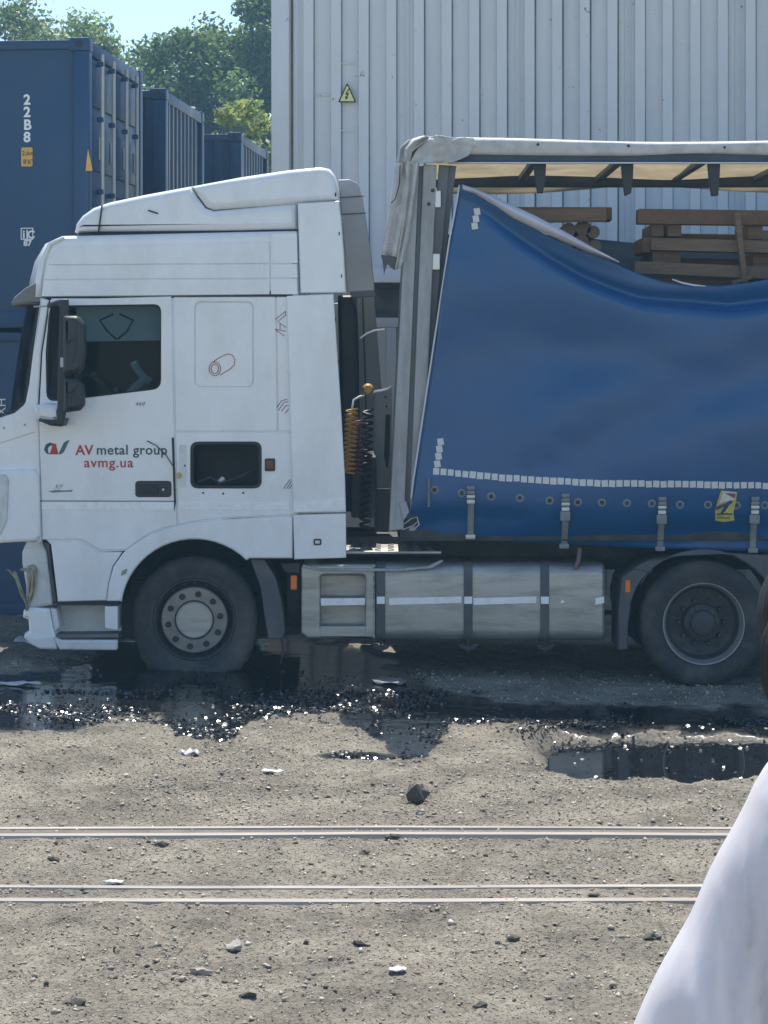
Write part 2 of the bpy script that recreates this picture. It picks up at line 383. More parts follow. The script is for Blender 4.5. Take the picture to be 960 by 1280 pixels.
n = mg.node_tree.nodes; l = mg.node_tree.links; b = n['Principled BSDF']
def nd(t, **k):
    o = n.new(t)
    for a, v in k.items(): setattr(o, a, v)
    return o
tc = nd('ShaderNodeTexCoord'); at = nd('ShaderNodeAttribute', attribute_name='wet')
sp = nd('ShaderNodeSeparateColor'); l.new(at.outputs['Color'], sp.inputs[0])
def noise(s, d=6, r=.6):
    z = nd('ShaderNodeTexNoise'); z.inputs['Scale'].default_value = s; z.inputs['Detail'].default_value = d; z.inputs['Roughness'].default_value = r
    l.new(tc.outputs['Object'], z.inputs['Vector']); return z.outputs[0]
def ramp(src, stops):
    r = nd('ShaderNodeValToRGB'); e = r.color_ramp.elements
    while len(e) < len(stops): e.new(.5)
    for q, (p, c) in zip(e, stops): q.position = p; q.color = (*c, 1)
    l.new(src, r.inputs[0]); return r.outputs[0]
def mixc(f, a, c, mode='MIX'):
    x = nd('ShaderNodeMix', data_type='RGBA', blend_type=mode)
    for i, v in ((0, f), (6, a), (7, c)):
        if hasattr(v, 'is_linked'): l.new(v, x.inputs[i])
        else: x.inputs[i].default_value = v if i == 0 else (*v, 1)
    return x.outputs[2]
def rng_node(src, a, c, d, e):
    r = nd('ShaderNodeMapRange')
    for i, v in enumerate((a, c, d, e)): r.inputs[i+1].default_value = v
    l.new(src, r.inputs[0]); return r.outputs[0]
base = ramp(noise(1.7, 9, .72), [(.3, (.13, .113, .088)), (.45, (.245, .216, .168)), (.56, (.325, .288, .225)), (.72, (.455, .405, .32))])
speck = ramp(noise(48, 6, .75), [(.36, (.14, .135, .13)), (.465, (.86, .86, .86)), (.60, (1.1, 1.08, 1.04)), (.75, (1.5, 1.48, 1.42))])
dry = mixc(1.0, base, speck, 'MULTIPLY')
wetc = ramp(noise(30, 5, .7), [(.3, (.005, .006, .008)), (.6, (.010, .010, .011)), (.8, (.025, .023, .02))])
l.new(mixc(sp.outputs[0], dry, wetc), b.inputs['Base Color'])
rw = rng_node(sp.outputs[0], .1, .8, .92, .10); rp = nd('ShaderNodeMix'); l.new(sp.outputs[1], rp.inputs[0]); l.new(rw, rp.inputs[2]); rp.inputs[3].default_value = .035
l.new(rp.outputs[0], b.inputs['Roughness'])
bp = nd('ShaderNodeBump'); bp.inputs['Distance'].default_value = .03
ws = nd('ShaderNodeMath', operation='MULTIPLY'); l.new(rng_node(sp.outputs[1], 0, 1, .8, .05), ws.inputs[0]); l.new(rng_node(sp.outputs[0], .2, .9, 1, .35), ws.inputs[1]); l.new(ws.outputs[0], bp.inputs['Strength'])
l.new(rng_node(sp.outputs[0], 0, 1, .35, .32), b.inputs['Specular IOR Level']); l.new(noise(70, 5, .75), bp.inputs['Height'])
l.new(bp.outputs[0], b.inputs['Normal'])
ground = grid('ground', np.stack([GX, GY, GZ], -1), mg, None, 180)
ca = ground.data.color_attributes.new('wet', 'FLOAT_COLOR', 'POINT')
ca.data.foreach_set('color', np.stack([wetf, poolf, basinf, np.ones_like(wetf)], -1).astype(np.float32).ravel())
ground['kind'] = 'structure'; ground['label'] = 'crumbled asphalt and dirt yard with dark oily wet streaks'

# puddle: one flat sheet of dirty water lying in the basin
M['water'] = mat('dirty_water', (.010, .012, .015), .03, var=.2, rvar=.3, spec=.6)
pw = [G(px, py, PUD_Z) for px, py in ((630, 950), (680, 926), (780, 922), (980, 918), (1250, 916), (1400, 950), (1250, 995), (980, 996), (860, 1000), (720, 1002), (650, 985))]
pud = obj('puddle', pw, [tuple(range(len(pw)))[::-1]], M['water']); pud['kind'] = 'structure'; pud['label'] = 'dark still puddle mirroring the rear wheel of the lorry'
if pud.data.polygons[0].normal.z < 0: pud.data.flip_normals()

# loose stones: uncountable crumbs as one object, a few larger ones as things
def crumbs(name, n_, x0, x1, y0, y1, smin, smax, material, power=2.2):
    xs = rng.uniform(x0, x1, n_*2); ys = y0+(y1-y0)*rng.random(n_*2)
    w, p, bsn = wet_fields(xs, ys)
    keep = (np.maximum(p, bsn) < .3) & (w < .4) & (fbm(xs*1.1, ys*1.1, 77, 3) > rng.uniform(-.75, .5, n_*2))
    xs, ys, w = xs[keep][:n_], ys[keep][:n_], w[keep][:n_]; k = len(xs)
    zs = ground_z(xs, ys); s = smin+(smax-smin)*rng.random(k)**(power*3)
    u = np.array([(1, 0, 0), (0, 1, 0), (-1, 0, 0), (0, -1, 0), (0, 0, 1), (0, 0, -.6)])
    a = rng.uniform(0, 6.28, k); ca_, sa_ = np.cos(a), np.sin(a)
    sc = s[:, None]*rng.uniform(.55, 1.25, (k, 6))
    V = u[None]*sc[..., None]; V[:, :, 1] *= .75; V[:, :, 2] *= rng.uniform(.35, .8, k)[:, None]
    V += rng.normal(0, .22, V.shape)*s[:, None, None]
    x_ = V[..., 0]*ca_[:, None]-V[..., 1]*sa_[:, None]; y_ = V[..., 0]*sa_[:, None]+V[..., 1]*ca_[:, None]
    V = np.stack([x_+xs[:, None], y_+ys[:, None], V[..., 2]+(zs+s*.18)[:, None]], -1).reshape(-1, 3)
    F0 = np.array([(0, 1, 4), (1, 2, 4), (2, 3, 4), (3, 0, 4), (1, 0, 5), (2, 1, 5), (3, 2, 5), (0, 3, 5)])
    F = (F0[None]+6*np.arange(k)[:, None, None]).reshape(-1, 3)
    me = bpy.data.meshes.new(name); me.vertices.add(len(V)); me.vertices.foreach_set('co', V.ravel())
    me.loops.add(len(F)*3); me.loops.foreach_set('vertex_index', F.ravel().astype(np.int32))
    me.polygons.add(len(F)); me.polygons.foreach_set('loop_start', np.arange(0, len(F)*3, 3, dtype=np.int32)); me.update(calc_edges=True)
    c = me.color_attributes.new('tone', 'FLOAT_COLOR', 'POINT')
    t = np.where(rng.random(k) < .10, rng.uniform(.06, .14, k), rng.uniform(.22, .48, k))*(1-.85*w)
    t = np.where((rng.random(k) < .03) & (w < .3), .55, t)
    cc = np.stack([t, t*.88, t*.70, w], -1); c.data.foreach_set('color', np.repeat(cc, 6, 0).astype(np.float32).ravel())
    me.materials.append(material)
    return link(bpy.data.objects.new(name, me))
M['crumb'] = mc_ = bpy.data.materials.new('loose_crumbs'); mc_.use_nodes = True
n = mc_.node_tree.nodes; l = mc_.node_tree.links; b = n['Principled BSDF']
at = n.new('ShaderNodeAttribute'); at.attribute_name = 'tone'; l.new(at.outputs['Color'], b.inputs['Base Color'])
r_ = n.new('ShaderNodeMapRange'); r_.inputs[3].default_value = .9; r_.inputs[4].default_value = .12; l.new(at.outputs['Alpha'], r_.inputs[0]); l.new(r_.outputs[0], b.inputs['Roughness'])
g1 = crumbs('gravel', 40000, -3.6, 3.6, -9.6, .5, .004, .019, M['crumb'])
g1b = crumbs('grit', 85000, -3.5, 3.5, -9.4, -1.6, .003, .008, M['crumb'], 1.0); g1b['kind'] = 'stuff'; g1b['label'] = 'fine grit strewn over the dirt between the rails and the puddle'; g1b['category'] = 'grit'
g1['kind'] = 'stuff'; g1['label'] = 'loose asphalt crumbs and gravel scattered over the yard'; g1['category'] = 'gravel'

def lump(name, c, r, material, seed=0, flat=.6, squash=(1, 1), subdiv=2):
    bm = bmesh.new(); bmesh.ops.create_icosphere(bm, subdivisions=subdiv, radius=1)
    rg = random.Random(seed); k = [Vector((rg.uniform(-1, 1), rg.uniform(-1, 1), rg.uniform(-1, 1))).normalized() for _ in range(9)]
    for v in bm.verts:
        d = v.co.normalized(); q = 1
        for e in k: q -= .5*max(0, d.dot(e)-.5)
        q *= 1+.45*mnoise.noise(d*1.9+Vector((seed*3.1, 0, 0)))+.25*mnoise.noise(d*4.5+Vector((0, seed, 0)))
        q *= 1+.16*math.sin(d.x*5+seed)*math.sin(d.y*6+2*seed)+.12*math.sin(d.z*7+d.x*4+seed)
        v.co = Vector((d.x*q*r*squash[0], d.y*q*r*squash[1], d.z*q*r*flat)) + Vector(c)
    return from_bm(name, bm, material, None, 30)
for i, (px, py, r, k) in enumerate([(518, 1003, .05, 'stone_d'), (488, 1047, .034, 'stone_d'), (292, 1184, .04, 'stone'), (200, 1058, .032, 'stone_d'),
        (450, 1183, .035, 'stone_d'), (310, 1246, .03, 'stone_d'), (527, 1018, .03, 'stone'), (92, 1252, .04, 'stone_d'), (640, 1178, .03, 'stone_d'),
        (250, 1219, .036, 'stone'), (816, 1178, .035, 'stone_d'), (740, 1118, .028, 'stone_d'), (66, 1078, .03, 'stone_d'), (600, 1260, .03, 'stone_d'), (455, 1068, .028, 'stone_d')]):
    p = G(px, py); p.z = float(ground_z(p.x, p.y))
    lab = {0: 'black lump of clod standing alone between the puddle and the rails', 6: 'pale stone leaning against the black clod by the puddle'}.get(i)
    if not lab: lab = 'small dark stone lying loose on the dirt' if k == 'stone_d' else 'flat pale stone lying loose on the dirt by the rails'
    if i == 0:
        o = lump('dirt_clod', (p.x, p.y, p.z+.05), .062, M[k], 3, 1.05, (1.15, .9)); tag(o, lab, 'clod')
    else:
        o = lump('stone', (p.x, p.y, p.z+r*.25), r, M[k], i, .6, (1.3, .8)); tag(o, lab, 'stone', None if i == 6 else 'loose stones on the dirt')
def scrap(px, py, w, h, lab, name='litter_scrap', rise=.03, seed=0, m='litter_w'):
    p = G(px, py); p.z = float(ground_z(p.x, p.y)); rg = random.Random(seed)
    P = np.zeros((6, 8, 3))
    for i in range(6):
        for j in range(8):
            e = 1-.35*abs(i/2.5-1)**2
            P[i, j] = (p.x+(j/7-.5)*w*e, p.y+(i/5-.5)*h*(1-.3*abs(j/3.5-1)), p.z+.008+rise*(.5+.5*math.sin(i*1.7+j*.9+seed))*rg.uniform(.6, 1))
    o = grid(name, P, M[m], None, 25, .004); return tag(o, lab, 'litter')
scrap(236, 953, .12, .10, 'crushed white packet on the dirt in front of the front wheel', rise=.03, seed=2)
scrap(340, 972, .14, .09, 'flat white paper scrap with torn corners on the dirt', rise=.012, seed=5)
scrap(20, 873, .35, .12, 'pale broken stick shaped scrap beside the oily pool', rise=.02, seed=8)
scrap(487, 855, .26, .35, 'crumpled pale sheet standing in for a sunlit patch on the oil by the fuel tank', 'sunlit_patch', rise=.025, seed=11, m='sunlit_patch_tone')  # pale sheet imitates sunlight falling on the oil
scrap(142, 1103, .10, .05, 'tiny white paper strip between the rails', rise=.01, seed=4)
scrap(50, 818, .42, .5, 'dirty white plastic fragment on the ground under the bumper', 'bumper_fragment', rise=.04, seed=14)
scrap(497, 1219, .07, .06, 'small pale flake of paper on the foreground dirt', rise=.008, seed=21)

# rails let into the yard: two running rails, each with a guard rail
def rail(y, x0, x1, head, lab, m, bow=0.0, top=.03):
    prof = [(-.5, -.14), (-.5, .62), (-.40, .98), (-.2, 1.0), (.2, 1.0), (.40, .98), (.5, .62), (.5, -.14)]
    xs = np.linspace(x0, x1, 61); vs, fs = [], []; k = len(prof)
    for x in xs:
        yy = y+bow*(x/4)**2+.006*math.sin(x*1.9+y); zz = top+.004*math.sin(x*1.3+2*y)
        for a, c in prof: vs.append((x, yy+a*head, zz-.05+.05*c))
    for i in range(60):
        for j in range(k-1): fs.append((i*k+j, i*k+j+1, (i+1)*k+j+1, (i+1)*k+j))
    fs.append(tuple(range(k))); fs.append(tuple(60*k+j for j in range(k))[::-1])
    o = obj('rail', vs, fs, m, None, 40); return tag(o, lab, 'rail', 'steel rails crossing the yard')
rail(-5.455, -30, 30, .055, 'narrow guard rail beside the polished rail closest to the lorry', M['rail'], top=.002)
rail(-5.645, -30, 30, .075, 'polished running rail closest to the lorry', M['rail'], top=.008)
rail(-6.75, -30, 30, .06, 'dull guard rail on the inner side of the track farther from the lorry', M['rail'], top=.002)
rail(-7.01, -30, 30, .075, 'polished running rail farthest from the lorry, half buried in dirt at one end', M['rail'], bow=-.05, top=.004)

for o, y0, y1 in ((bpy.data.objects['rail.001'], -5.61, -5.485),):
    box('flangeway_strip', (-30, y0, -.06), (30, y1, -.006), M['flange'], o)

# ------------------------------------------------------------------ shipping containers
CL, CW, CHT = 6.06, 2.44, 2.59
def corr(length, pitch, rib, depth, slope=.03, start=.0):
    """plan outline of a corrugated sheet: list of (along, out)"""
    pts = [(0, 0)]; a = start
    while a+pitch < length:
        pts += [(a+slope, 0), (a+slope*2, depth), (a+slope*2+rib, depth), (a+slope*3+rib, 0)]; a += pitch
    pts.append((length, 0)); return pts
def sheet(name, pts, to3, z0, z1, m, parent):
    vs, fs = [], []
    for a, o in pts: vs += [to3(a, o, z0), to3(a, o, z1)]
    for i in range(len(pts)-1): fs.append((2*i, 2*i+2, 2*i+3, 2*i+1))
    o = obj(name, vs, fs, m, parent)
    md = o.modifiers.new('thickness', 'SOLIDIFY'); md.thickness = .006; md.offset = 0
    return o
def container(lab, doors, m, smoothside=False):
    t = empty('shipping_container', (0, 0, 0), lab, 'container', 'blue shipping containers stacked in a row')
    bm = bmesh.new()
    for x0, x1 in ((-CL, -CL+.14), (-.14, 0)):
        for y0, y1 in ((0, .14), (CW-.14, CW)): add_box(bm, (x0, y0, .118), (x1, y1, CHT-.118), .012)
    for y0 in (.006, CW-.086):
        add_box(bm, (-CL+.14, y0, .02), (-.14, y0+.08, .17), .008); add_box(bm, (-CL+.14, y0, CHT-.10), (-.14, y0+.08, CHT-.02), .008)
    for x0 in (-CL+.006, -.106):
        add_box(bm, (x0, .14, .02), (x0+.1, CW-.14, .17), .008); add_box(bm, (x0, .14, CHT-.14), (x0+.1, CW-.14, CHT-.02), .008)
    from_bm('frame', bm, m, t, 40)
    for x in (-CL-.002, -.176):
        for y in (-.002, CW-.16):
            for z in (0, CHT-.118):
                c = box('corner_casting', (x, y, z), (x+.178, y+.162, z+.118), m, t, .012)
                if y < .1 and x > -1:
                    lp = rrect(x+.05, z+.03, x+.12, z+.09, .025); plate('casting_hole', [lp], y-.0015, .003, M['ink'], c, .0005)
    if smoothside:
        pts = [(0, 0)]
        for k in range(1, 5): a = k*1.156; pts += [(a-.03, 0), (a-.012, .012), (a+.012, .012), (a+.03, 0)]
        pts.append((CL-.28, 0))
    else: pts = corr(CL-.28, .278, .07, .036, .034, .06)
    sheet('side_panel', pts, lambda a, o, z: (-.14-a, .045-o*.9, z), .17, CHT-.10, m, t)
    sheet('side_panel', corr(CL-.28, .278, .07, .036, .034, .06), lambda a, o, z: (-.14-a, CW-.045+o*.9, z), .17, CHT-.10, m, t)
    sheet('end_panel', corr(CW-.28, .278, .07, .036, .034, .06), lambda a, o, z: (-CL+.045-o*.9, .14+a, z), .17, CHT-.14, m, t)
    box('roof', (-CL+.05, .05, CHT-.075), (-.05, CW-.05, CHT-.045), m, t)
    box('floor', (-CL+.05, .05, .12), (-.05, CW-.05, .16), M['wood_d'], t)
    if doors:
        half = (CW-.28)/2
        for k in range(2):
            y0 = .14+k*half
            bm = bmesh.new(); add_box(bm, (-.075, y0+.004, .172), (-.035, y0+half-.004, CHT-.142), .006)
            for q in range(4): add_box(bm, (-.04, y0+.06, .30+q*.57), (-.012, y0+half-.06, .30+q*.57+.40), .012)
            d = from_bm('door', bm, m, t, 40)
            for f in (.24, .70):
                yy = y0+half*f
                tube('lock_rod', [(.035, yy, .12), (.035, yy, CHT-.10)], .019, M['rod'], d, 8)
                for z in (.17, .62, 1.25, 1.9, CHT-.19): box('rod_bracket', (-.01, yy-.032, z-.022), (.05, yy+.032, z+.022), m, d, .008)
                box('handle', (.04, yy-.02, .98), (.062, yy+.36, 1.02), M['rod'], d, .006)
                box('placard', (-.010, yy+.06, 1.55), (.002, yy+.22, 1.75), M['label_w'], d)
                box('placard', (-.010, yy+.05, .75), (.002, yy+.2, .90), M['label_w'], d)
    else:
        sheet('end_panel', corr(CW-.28, .235, .07, .036, .034, .06), lambda a, o, z: (-.05+o*.9, .14+a, z), .17, CHT-.14, m, t)
    return t
TH = R(-5.2)
def place(t, x, y, z, lab=None):
    t.location = (x, y, z); t.rotation_euler = (0, 0, TH)
    if lab: t['label'] = lab
    return t
def gz(x, y): return float(tilt(np.array(x), np.array(y)))
c1 = container('blue container with white code markings, atop the stack behind the cab', True, M['cont'], True)
c1l = copy_tree(c1); c2 = container('upper navy container with ribbed end, next behind the container with doors', False, M['cont2'])
for t, z, lab in ((c1, CHT, None), (c1l, 0, 'blue container at ground level behind the front of the cab')): place(t, -2.61, 3.2, z+.045, lab)
# markings on the first container (flat paint on its long side and post)
def mark(text, px, py, size, m, name='lettering', tgt=c1, **k):
    w = W(px, py, 3.2); lx, lz = w.x+2.61, w.z-tgt.location.z
    return lettering(text, lx, lz, .039, size, m, None, name, **k), tgt
for ch, py in (('2', 129), ('2', 144.5), ('B', 160.5), ('8', 176)):
    o, t = mark(ch, 26.5, py, .125, M['txt_w'], bold=.004); o.parent = t
for lp, m, y in ((rrect(23.5, 183, 38, 207, 2), 'yellow', .037),):
    w = [(p[0]+2.61, p[1]-c1.location.z) for p in XZ(lp, 3.2)]; plate('height_plate', [w], y, .004, M[m], c1, .001).matrix_parent_inverse = Matrix()
for tx, px, py, s in (('2,6m', 24.6, 193, .055), ("8'6\"", 26, 204, .06)):
    o, t = mark(tx, px, py, s, M['ink']); o.parent = t; o.location.y = -.004
fr = [(p[0]+2.61, p[1]-c1.location.z) for p in XZ(rrect(23, 284, 39, 299, .5), 3.2)]; fi = [(p[0]+2.61, p[1]-c1.location.z) for p in XZ(rrect(24.2, 285.2, 37.8, 297.8, .5), 3.2)]
plate('code_frame', [fr, fi], .036, .003, M['txt_w'], c1, .0004).matrix_parent_inverse = Matrix()
for tx, px, py, s in (('i', 25.3, 297, .10), ('|', 29.2, 297.3, .105), ('C', 31.4, 297, .095), ('87', 26.5, 306.5, .072)):
    o, t = mark(tx, px, py, s, M['txt_w'], bold=.003); o.parent = t
tri = [(p[0]+2.61, p[1]-c1.location.z) for p in XZ([(110, 186), (116, 213), (107, 214)], 3.2)]
plate('warning_mark', [tri], -.004, .004, M['yellow'], c1, .0005).matrix_parent_inverse = Matrix()
o, t = mark('XH', 3.5, 520, .11, M['txt_w'], tgt=c1l, rotz=90); o.parent = t
for (x, y, lab_u, lab_l) in ((-2.34, 6.9, None, 'lower navy container hidden low behind the cab, beneath the ribbed end one'), (-1.80, 11.2, 'upper container of the farthest stack, by the white wall', 'ground level container of the farthest stack by the white wall')):
    if lab_u is None: u = c2
    else: u = copy_tree(c2); u['label'] = lab_u
    place(u, x, y+.6, CHT+.02+gz(x, y)); lo = copy_tree(c2); place(lo, x, y+.6, .02+gz(x, y), lab_l)

# ------------------------------------------------------------------ white corrugated unit standing on a grey one, behind the trailer
WY = 4.6
wl_ = W(339, 100, WY).x; WLEN, WZ0, WZ1 = 12.19, 3.10, 6.2
def unit(name, lab, x0, z0, z1, m, group, seams_and_shade):
    t = empty(name, (x0, WY, z0), lab, 'container', None); L = WLEN; H = z1-z0
    t.matrix_world  # base at its corner
    def B(nm, lo, hi, bev=.01): return box(nm, (x0+lo[0], WY+lo[1], z0+lo[2]), (x0+hi[0], WY+hi[1], z0+hi[2]), m, t, bev)
    for a in (0, L-.17):
        for y in (0, CW-.17): B('corner_post', (a, y, .0), (a+.17, y+.17, H))
    for y in (.008, CW-.088):
        B('bottom_rail', (.17, y, .005), (L-.17, y+.08, .15)); B('top_rail', (.17, y, H-.1), (L-.17, y+.08, H-.005))
    for a in (.01, L-.09): B('end_panel', (a, .17, .01), (a+.08, CW-.17, H-.01))
    B('back_panel', (.17, CW-.07, .15), (L-.17, CW-.04, H-.1), 0); B('roof', (.05, .05, H-.03), (L-.05, CW-.05, H-.004), 0)
    pitch, rib = .2615, .10; a = .17; k = 0
    while a < L-.17-.05:                                       # each pressed panel holds four ribs and ends in a welded seam
        w = min(4*pitch, L-.17-a); pts = [(a, 0)]
        nr = max(1, int(round(w/pitch)))
        for q in range(nr):
            s = a+q*pitch+.13
            if s+rib+.02 < a+w+.001: pts += [(s, 0), (s+.006, .05), (s+.006+rib-.012, .05), (s+rib, 0)]
        pts.append((a+w-.001, 0))
        sheet('wall_panel', pts, lambda u, o, z: (x0+u, WY+.062-o*1.15, z), z0+.15, z1-.10, m, t)
        if seams_and_shade:
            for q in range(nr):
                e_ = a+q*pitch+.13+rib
                if e_+.012 < a+w: box('rib_shade_strip', (x0+e_+.0005, WY+.054, z0+.15), (x0+e_+.009+.004*((k*7+q*3) % 3), WY+.0605, z1-.10), M['rib_shade'], t)  # thin dark strip painting the shade along the rib's right edge
            for q in (.045, .085): box('seam_bead', (x0+a+q-.005, WY+.046, z0+.15), (x0+a+q+.005, WY+.060, z1-.1), m, t, .002)
        a += w; k += 1
    return t
wall_u = unit('corrugated_unit', 'tall white corrugated metal unit with chipped ribs behind the trailer', wl_, WZ0, WZ1, M['wall'], None, True)
wall_l = unit('corrugated_unit', 'dirty grey corrugated unit at ground level behind the gap between cab and trailer', wl_, 0.0, 2.78, M['wall_low'], None, False)
for y, lab in ((WY+.12, 'dark steel skid beam under the white unit, on the side facing the trailer'), (WY+1.75, 'dark steel skid beam under the white unit, on its rear side')):
    bm = bmesh.new(); add_box(bm, (wl_+.1, y, 2.782), (wl_+WLEN-.1, y+.28, 2.82)); add_box(bm, (wl_+.1, y+.12, 2.82), (wl_+WLEN-.1, y+.16, 3.06)); add_box(bm, (wl_+.1, y, 3.06), (wl_+WLEN-.1, y+.28, 3.098))
    bmesh.ops.remove_doubles(bm, verts=bm.verts, dist=1e-6); tag(from_bm('skid_beam', bm, M['chassis']), lab, 'beam')
rust = box('rust_streak', (wl_+.185, WY+.046, WZ0+.4), (wl_+.205, WY+.049, WZ1-.3), M['rust'], wall_u)
# cross strips welded into two recesses
for i, py in enumerate((78, 118, 163)):
    a, c = W(395 if i == 1 else 424, py, WY), W(412 if i == 1 else 444, py, WY)
    box('cross_strip', (a.x, WY+.042, a.z-.008), (c.x, WY+.050, a.z+.008), M['wall'], wall_u, .002)
sg = empty('warning_sign', W(434, 128, WY), 'small yellow triangular high voltage sign with black lightning bolt', 'sign')
tri = XZ(rounded([(434, 103), (445.5, 128), (422.5, 128)], 1.2), WY); tri2 = XZ(rounded([(434, 106.5), (443, 126.6), (425, 126.6)], .8), WY)
plate('border', [tri], WY-.004, .006, M['ink'], sg, .001); plate('plate', [tri2], WY-.0065, .006, M['sign_y'], sg, .001)
plate('bolt_symbol', [XZ([(435.5, 111), (431.2, 118.5), (434, 118.2), (432.3, 121), (431.2, 120.6), (432.2, 125), (435.4, 122), (434.2, 121.6), (436.6, 116), (433.9, 116.4), (437, 111)], WY)], WY-.0085, .004, M['ink'], sg, .0005)

# ------------------------------------------------------------------ trees beyond the containers
def leaf_mat(name, c, trans=.35):
    m = bpy.data.materials.new(name); m.use_nodes = True; n = m.node_tree.nodes; l = m.node_tree.links
    b = n['Principled BSDF']; b.inputs['Roughness'].default_value = .5; out = n['Material Output']
    at = n.new('ShaderNodeAttribute'); at.attribute_name = 'tone'
    mx = n.new('ShaderNodeMix'); mx.data_type = 'RGBA'; mx.blend_type = 'MULTIPLY'; mx.inputs[0].default_value = 1; mx.inputs[6].default_value = (*c, 1); l.new(at.outputs['Color'], mx.inputs[7])
    l.new(mx.outputs[2], b.inputs['Base Color']); t = n.new('ShaderNodeBsdfTranslucent'); l.new(mx.outputs[2], t.inputs[0])
    s = n.new('ShaderNodeMixShader'); s.inputs[0].default_value = trans; l.new(b.outputs[0], s.inputs[1]); l.new(t.outputs[0], s.inputs[2]); l.new(s.outputs[0], out.inputs['Surface'])
    return m
M['leaf_a'] = leaf_mat('foliage_dark', (.12, .19, .055), .5); M['leaf_b'] = leaf_mat('foliage_mid', (.17, .235, .08), .5); M['leaf_c'] = leaf_mat('foliage_light', (.22, .27, .08), .5)
def tree(x, y, h, rx, m, lab, nleaf=16000, leaf=.16, nclump=60, base=.28, seed=0, zg=0.0, airy=.5):
    rg = np.random.default_rng(seed); t = empty('tree', (x, y, zg), lab, 'tree', 'trees beyond the containers')
    vs, fs = tube_data([(x, y, zg-.2), (x+.1*rx, y, zg+h*.25), (x-.05*rx, y+.1, zg+h*.55), (x, y, zg+h*.85)], [h*.022, h*.018, h*.012, h*.003], 8)
    cen = []
    while len(cen) < nclump:
        p = rg.uniform(-1, 1, 3); r = np.linalg.norm(p)
        if r > 1 or r < .35: continue
        if rg.random() > .35+.65*r: continue
        k = 1-.35*max(0, p[2])
        cen.append((x+p[0]*rx*k, y+p[1]*rx*k, zg+h*(base+(1-base)*(.5+.5*p[2]))))
    for c in cen[::2]:
        st = Vector((x, y, zg+h*min(.8, base*.7+.5*(c[2]-zg)/h*.8))); mid = st.lerp(Vector(c), .5)+Vector((0, 0, .05*h))
        v, f = tube_data([st, mid, Vector(c)], [h*.007, h*.004, h*.0015], 5); o = len(vs); vs += v; fs += [tuple(i+o for i in q) for q in f]
    obj('trunk', vs, fs, M['bark'], t, 60)
    cen = np.array(cen); ci = rg.integers(0, len(cen), nleaf); cr = rx*rg.uniform(.16, .34, len(cen))[ci]
    d = rg.normal(0, 1, (nleaf, 3)); d /= np.linalg.norm(d, axis=1)[:, None]
    pos = cen[ci]+d*(cr*rg.random(nleaf)**airy)[:, None]*np.array([1, 1, .75])
    nrm = d*.6+rg.normal(0, .6, (nleaf, 3))+np.array([0, 0, .35]); nrm /= np.linalg.norm(nrm, axis=1)[:, None]
    a = np.cross(nrm, rg.normal(0, 1, (nleaf, 3))); a /= np.linalg.norm(a, axis=1)[:, None]; bb = np.cross(nrm, a)
    s = leaf*rg.uniform(.6, 1.3, nleaf)[:, None]
    V = np.stack([pos-a*s, pos-bb*s*.5, pos+a*s, pos+bb*s*.5], 1).reshape(-1, 3)
    me = bpy.data.meshes.new('crown'); me.vertices.add(len(V)); me.vertices.foreach_set('co', V.ravel())
    me.loops.add(nleaf*4); me.loops.foreach_set('vertex_index', np.arange(nleaf*4, dtype=np.int32)); me.polygons.add(nleaf)
    me.polygons.foreach_set('loop_start', np.arange(0, nleaf*4, 4, dtype=np.int32)); me.update(calc_edges=True)
    tone = (rg.uniform(.7, 1.35, len(cen))[ci]*rg.uniform(.75, 1.3, nleaf))
    c = np.stack([tone*rg.uniform(.9, 1.15, nleaf), tone, tone*.9, np.ones(nleaf)], -1)
    me.color_attributes.new('tone', 'FLOAT_COLOR', 'POINT').data.foreach_set('color', np.repeat(c, 4, 0).astype(np.float32).ravel())
    me.materials.append(m); link(bpy.data.objects.new('crown', me), t)
    return t
tx = lambda px, D: (px-CX)*(CAM_D+D)/FPX
tree(tx(40, 50), 50, 13.4, 3.6, M['leaf_b'], 'loose crowned green tree whose top rises behind the door end container', 30000, .095, 110, .3, 1, airy=.6)
tree(tx(-95, 47), 47, 12.6, 3.0, M['leaf_b'], 'green tree beside the loose crowned one, behind the long side of the blue container', 22000, .095, 90, .3, 2)
tree(tx(150, 54), 54, 13.3, 2.4, M['leaf_b'], 'thin airy tree with sky showing through its crown', 11000, .09, 60, .35, 3, airy=.8)
tree(tx(238, 48), 48, 11.9, 2.9, M['leaf_a'], 'dense dark green tree between the airy tree and the white wall', 42000, .095, 130, .2, 4)
tree(tx(322, 50), 50, 13.6, 2.9, M['leaf_a'], 'tall dense dark tree rising right beside the edge of the white wall', 42000, .095, 130, .2, 5)
tree(tx(180, 44), 44, 9.8, 2.4, M['leaf_a'], 'low dark tree just above the ribbed navy container', 24000, .09, 80, .2, 6)
tree(tx(292, 24), 24, 7.5, 1.25, M['leaf_c'], 'sunlit yellow green young tree in front of the dark ones by the white wall', 9000, .075, 60, .25, 7, airy=.7)
tree(tx(110, 62), 62, 12.2, 3.2, M['leaf_a'], 'far dark tree low behind the airy tree', 18000, .11, 80, .2, 8)
tree(tx(268, 33), 33, 7.4, 1.5, M['leaf_b'], 'bushy mid green tree over the farthest container', 12000, .085, 60, .25, 9)

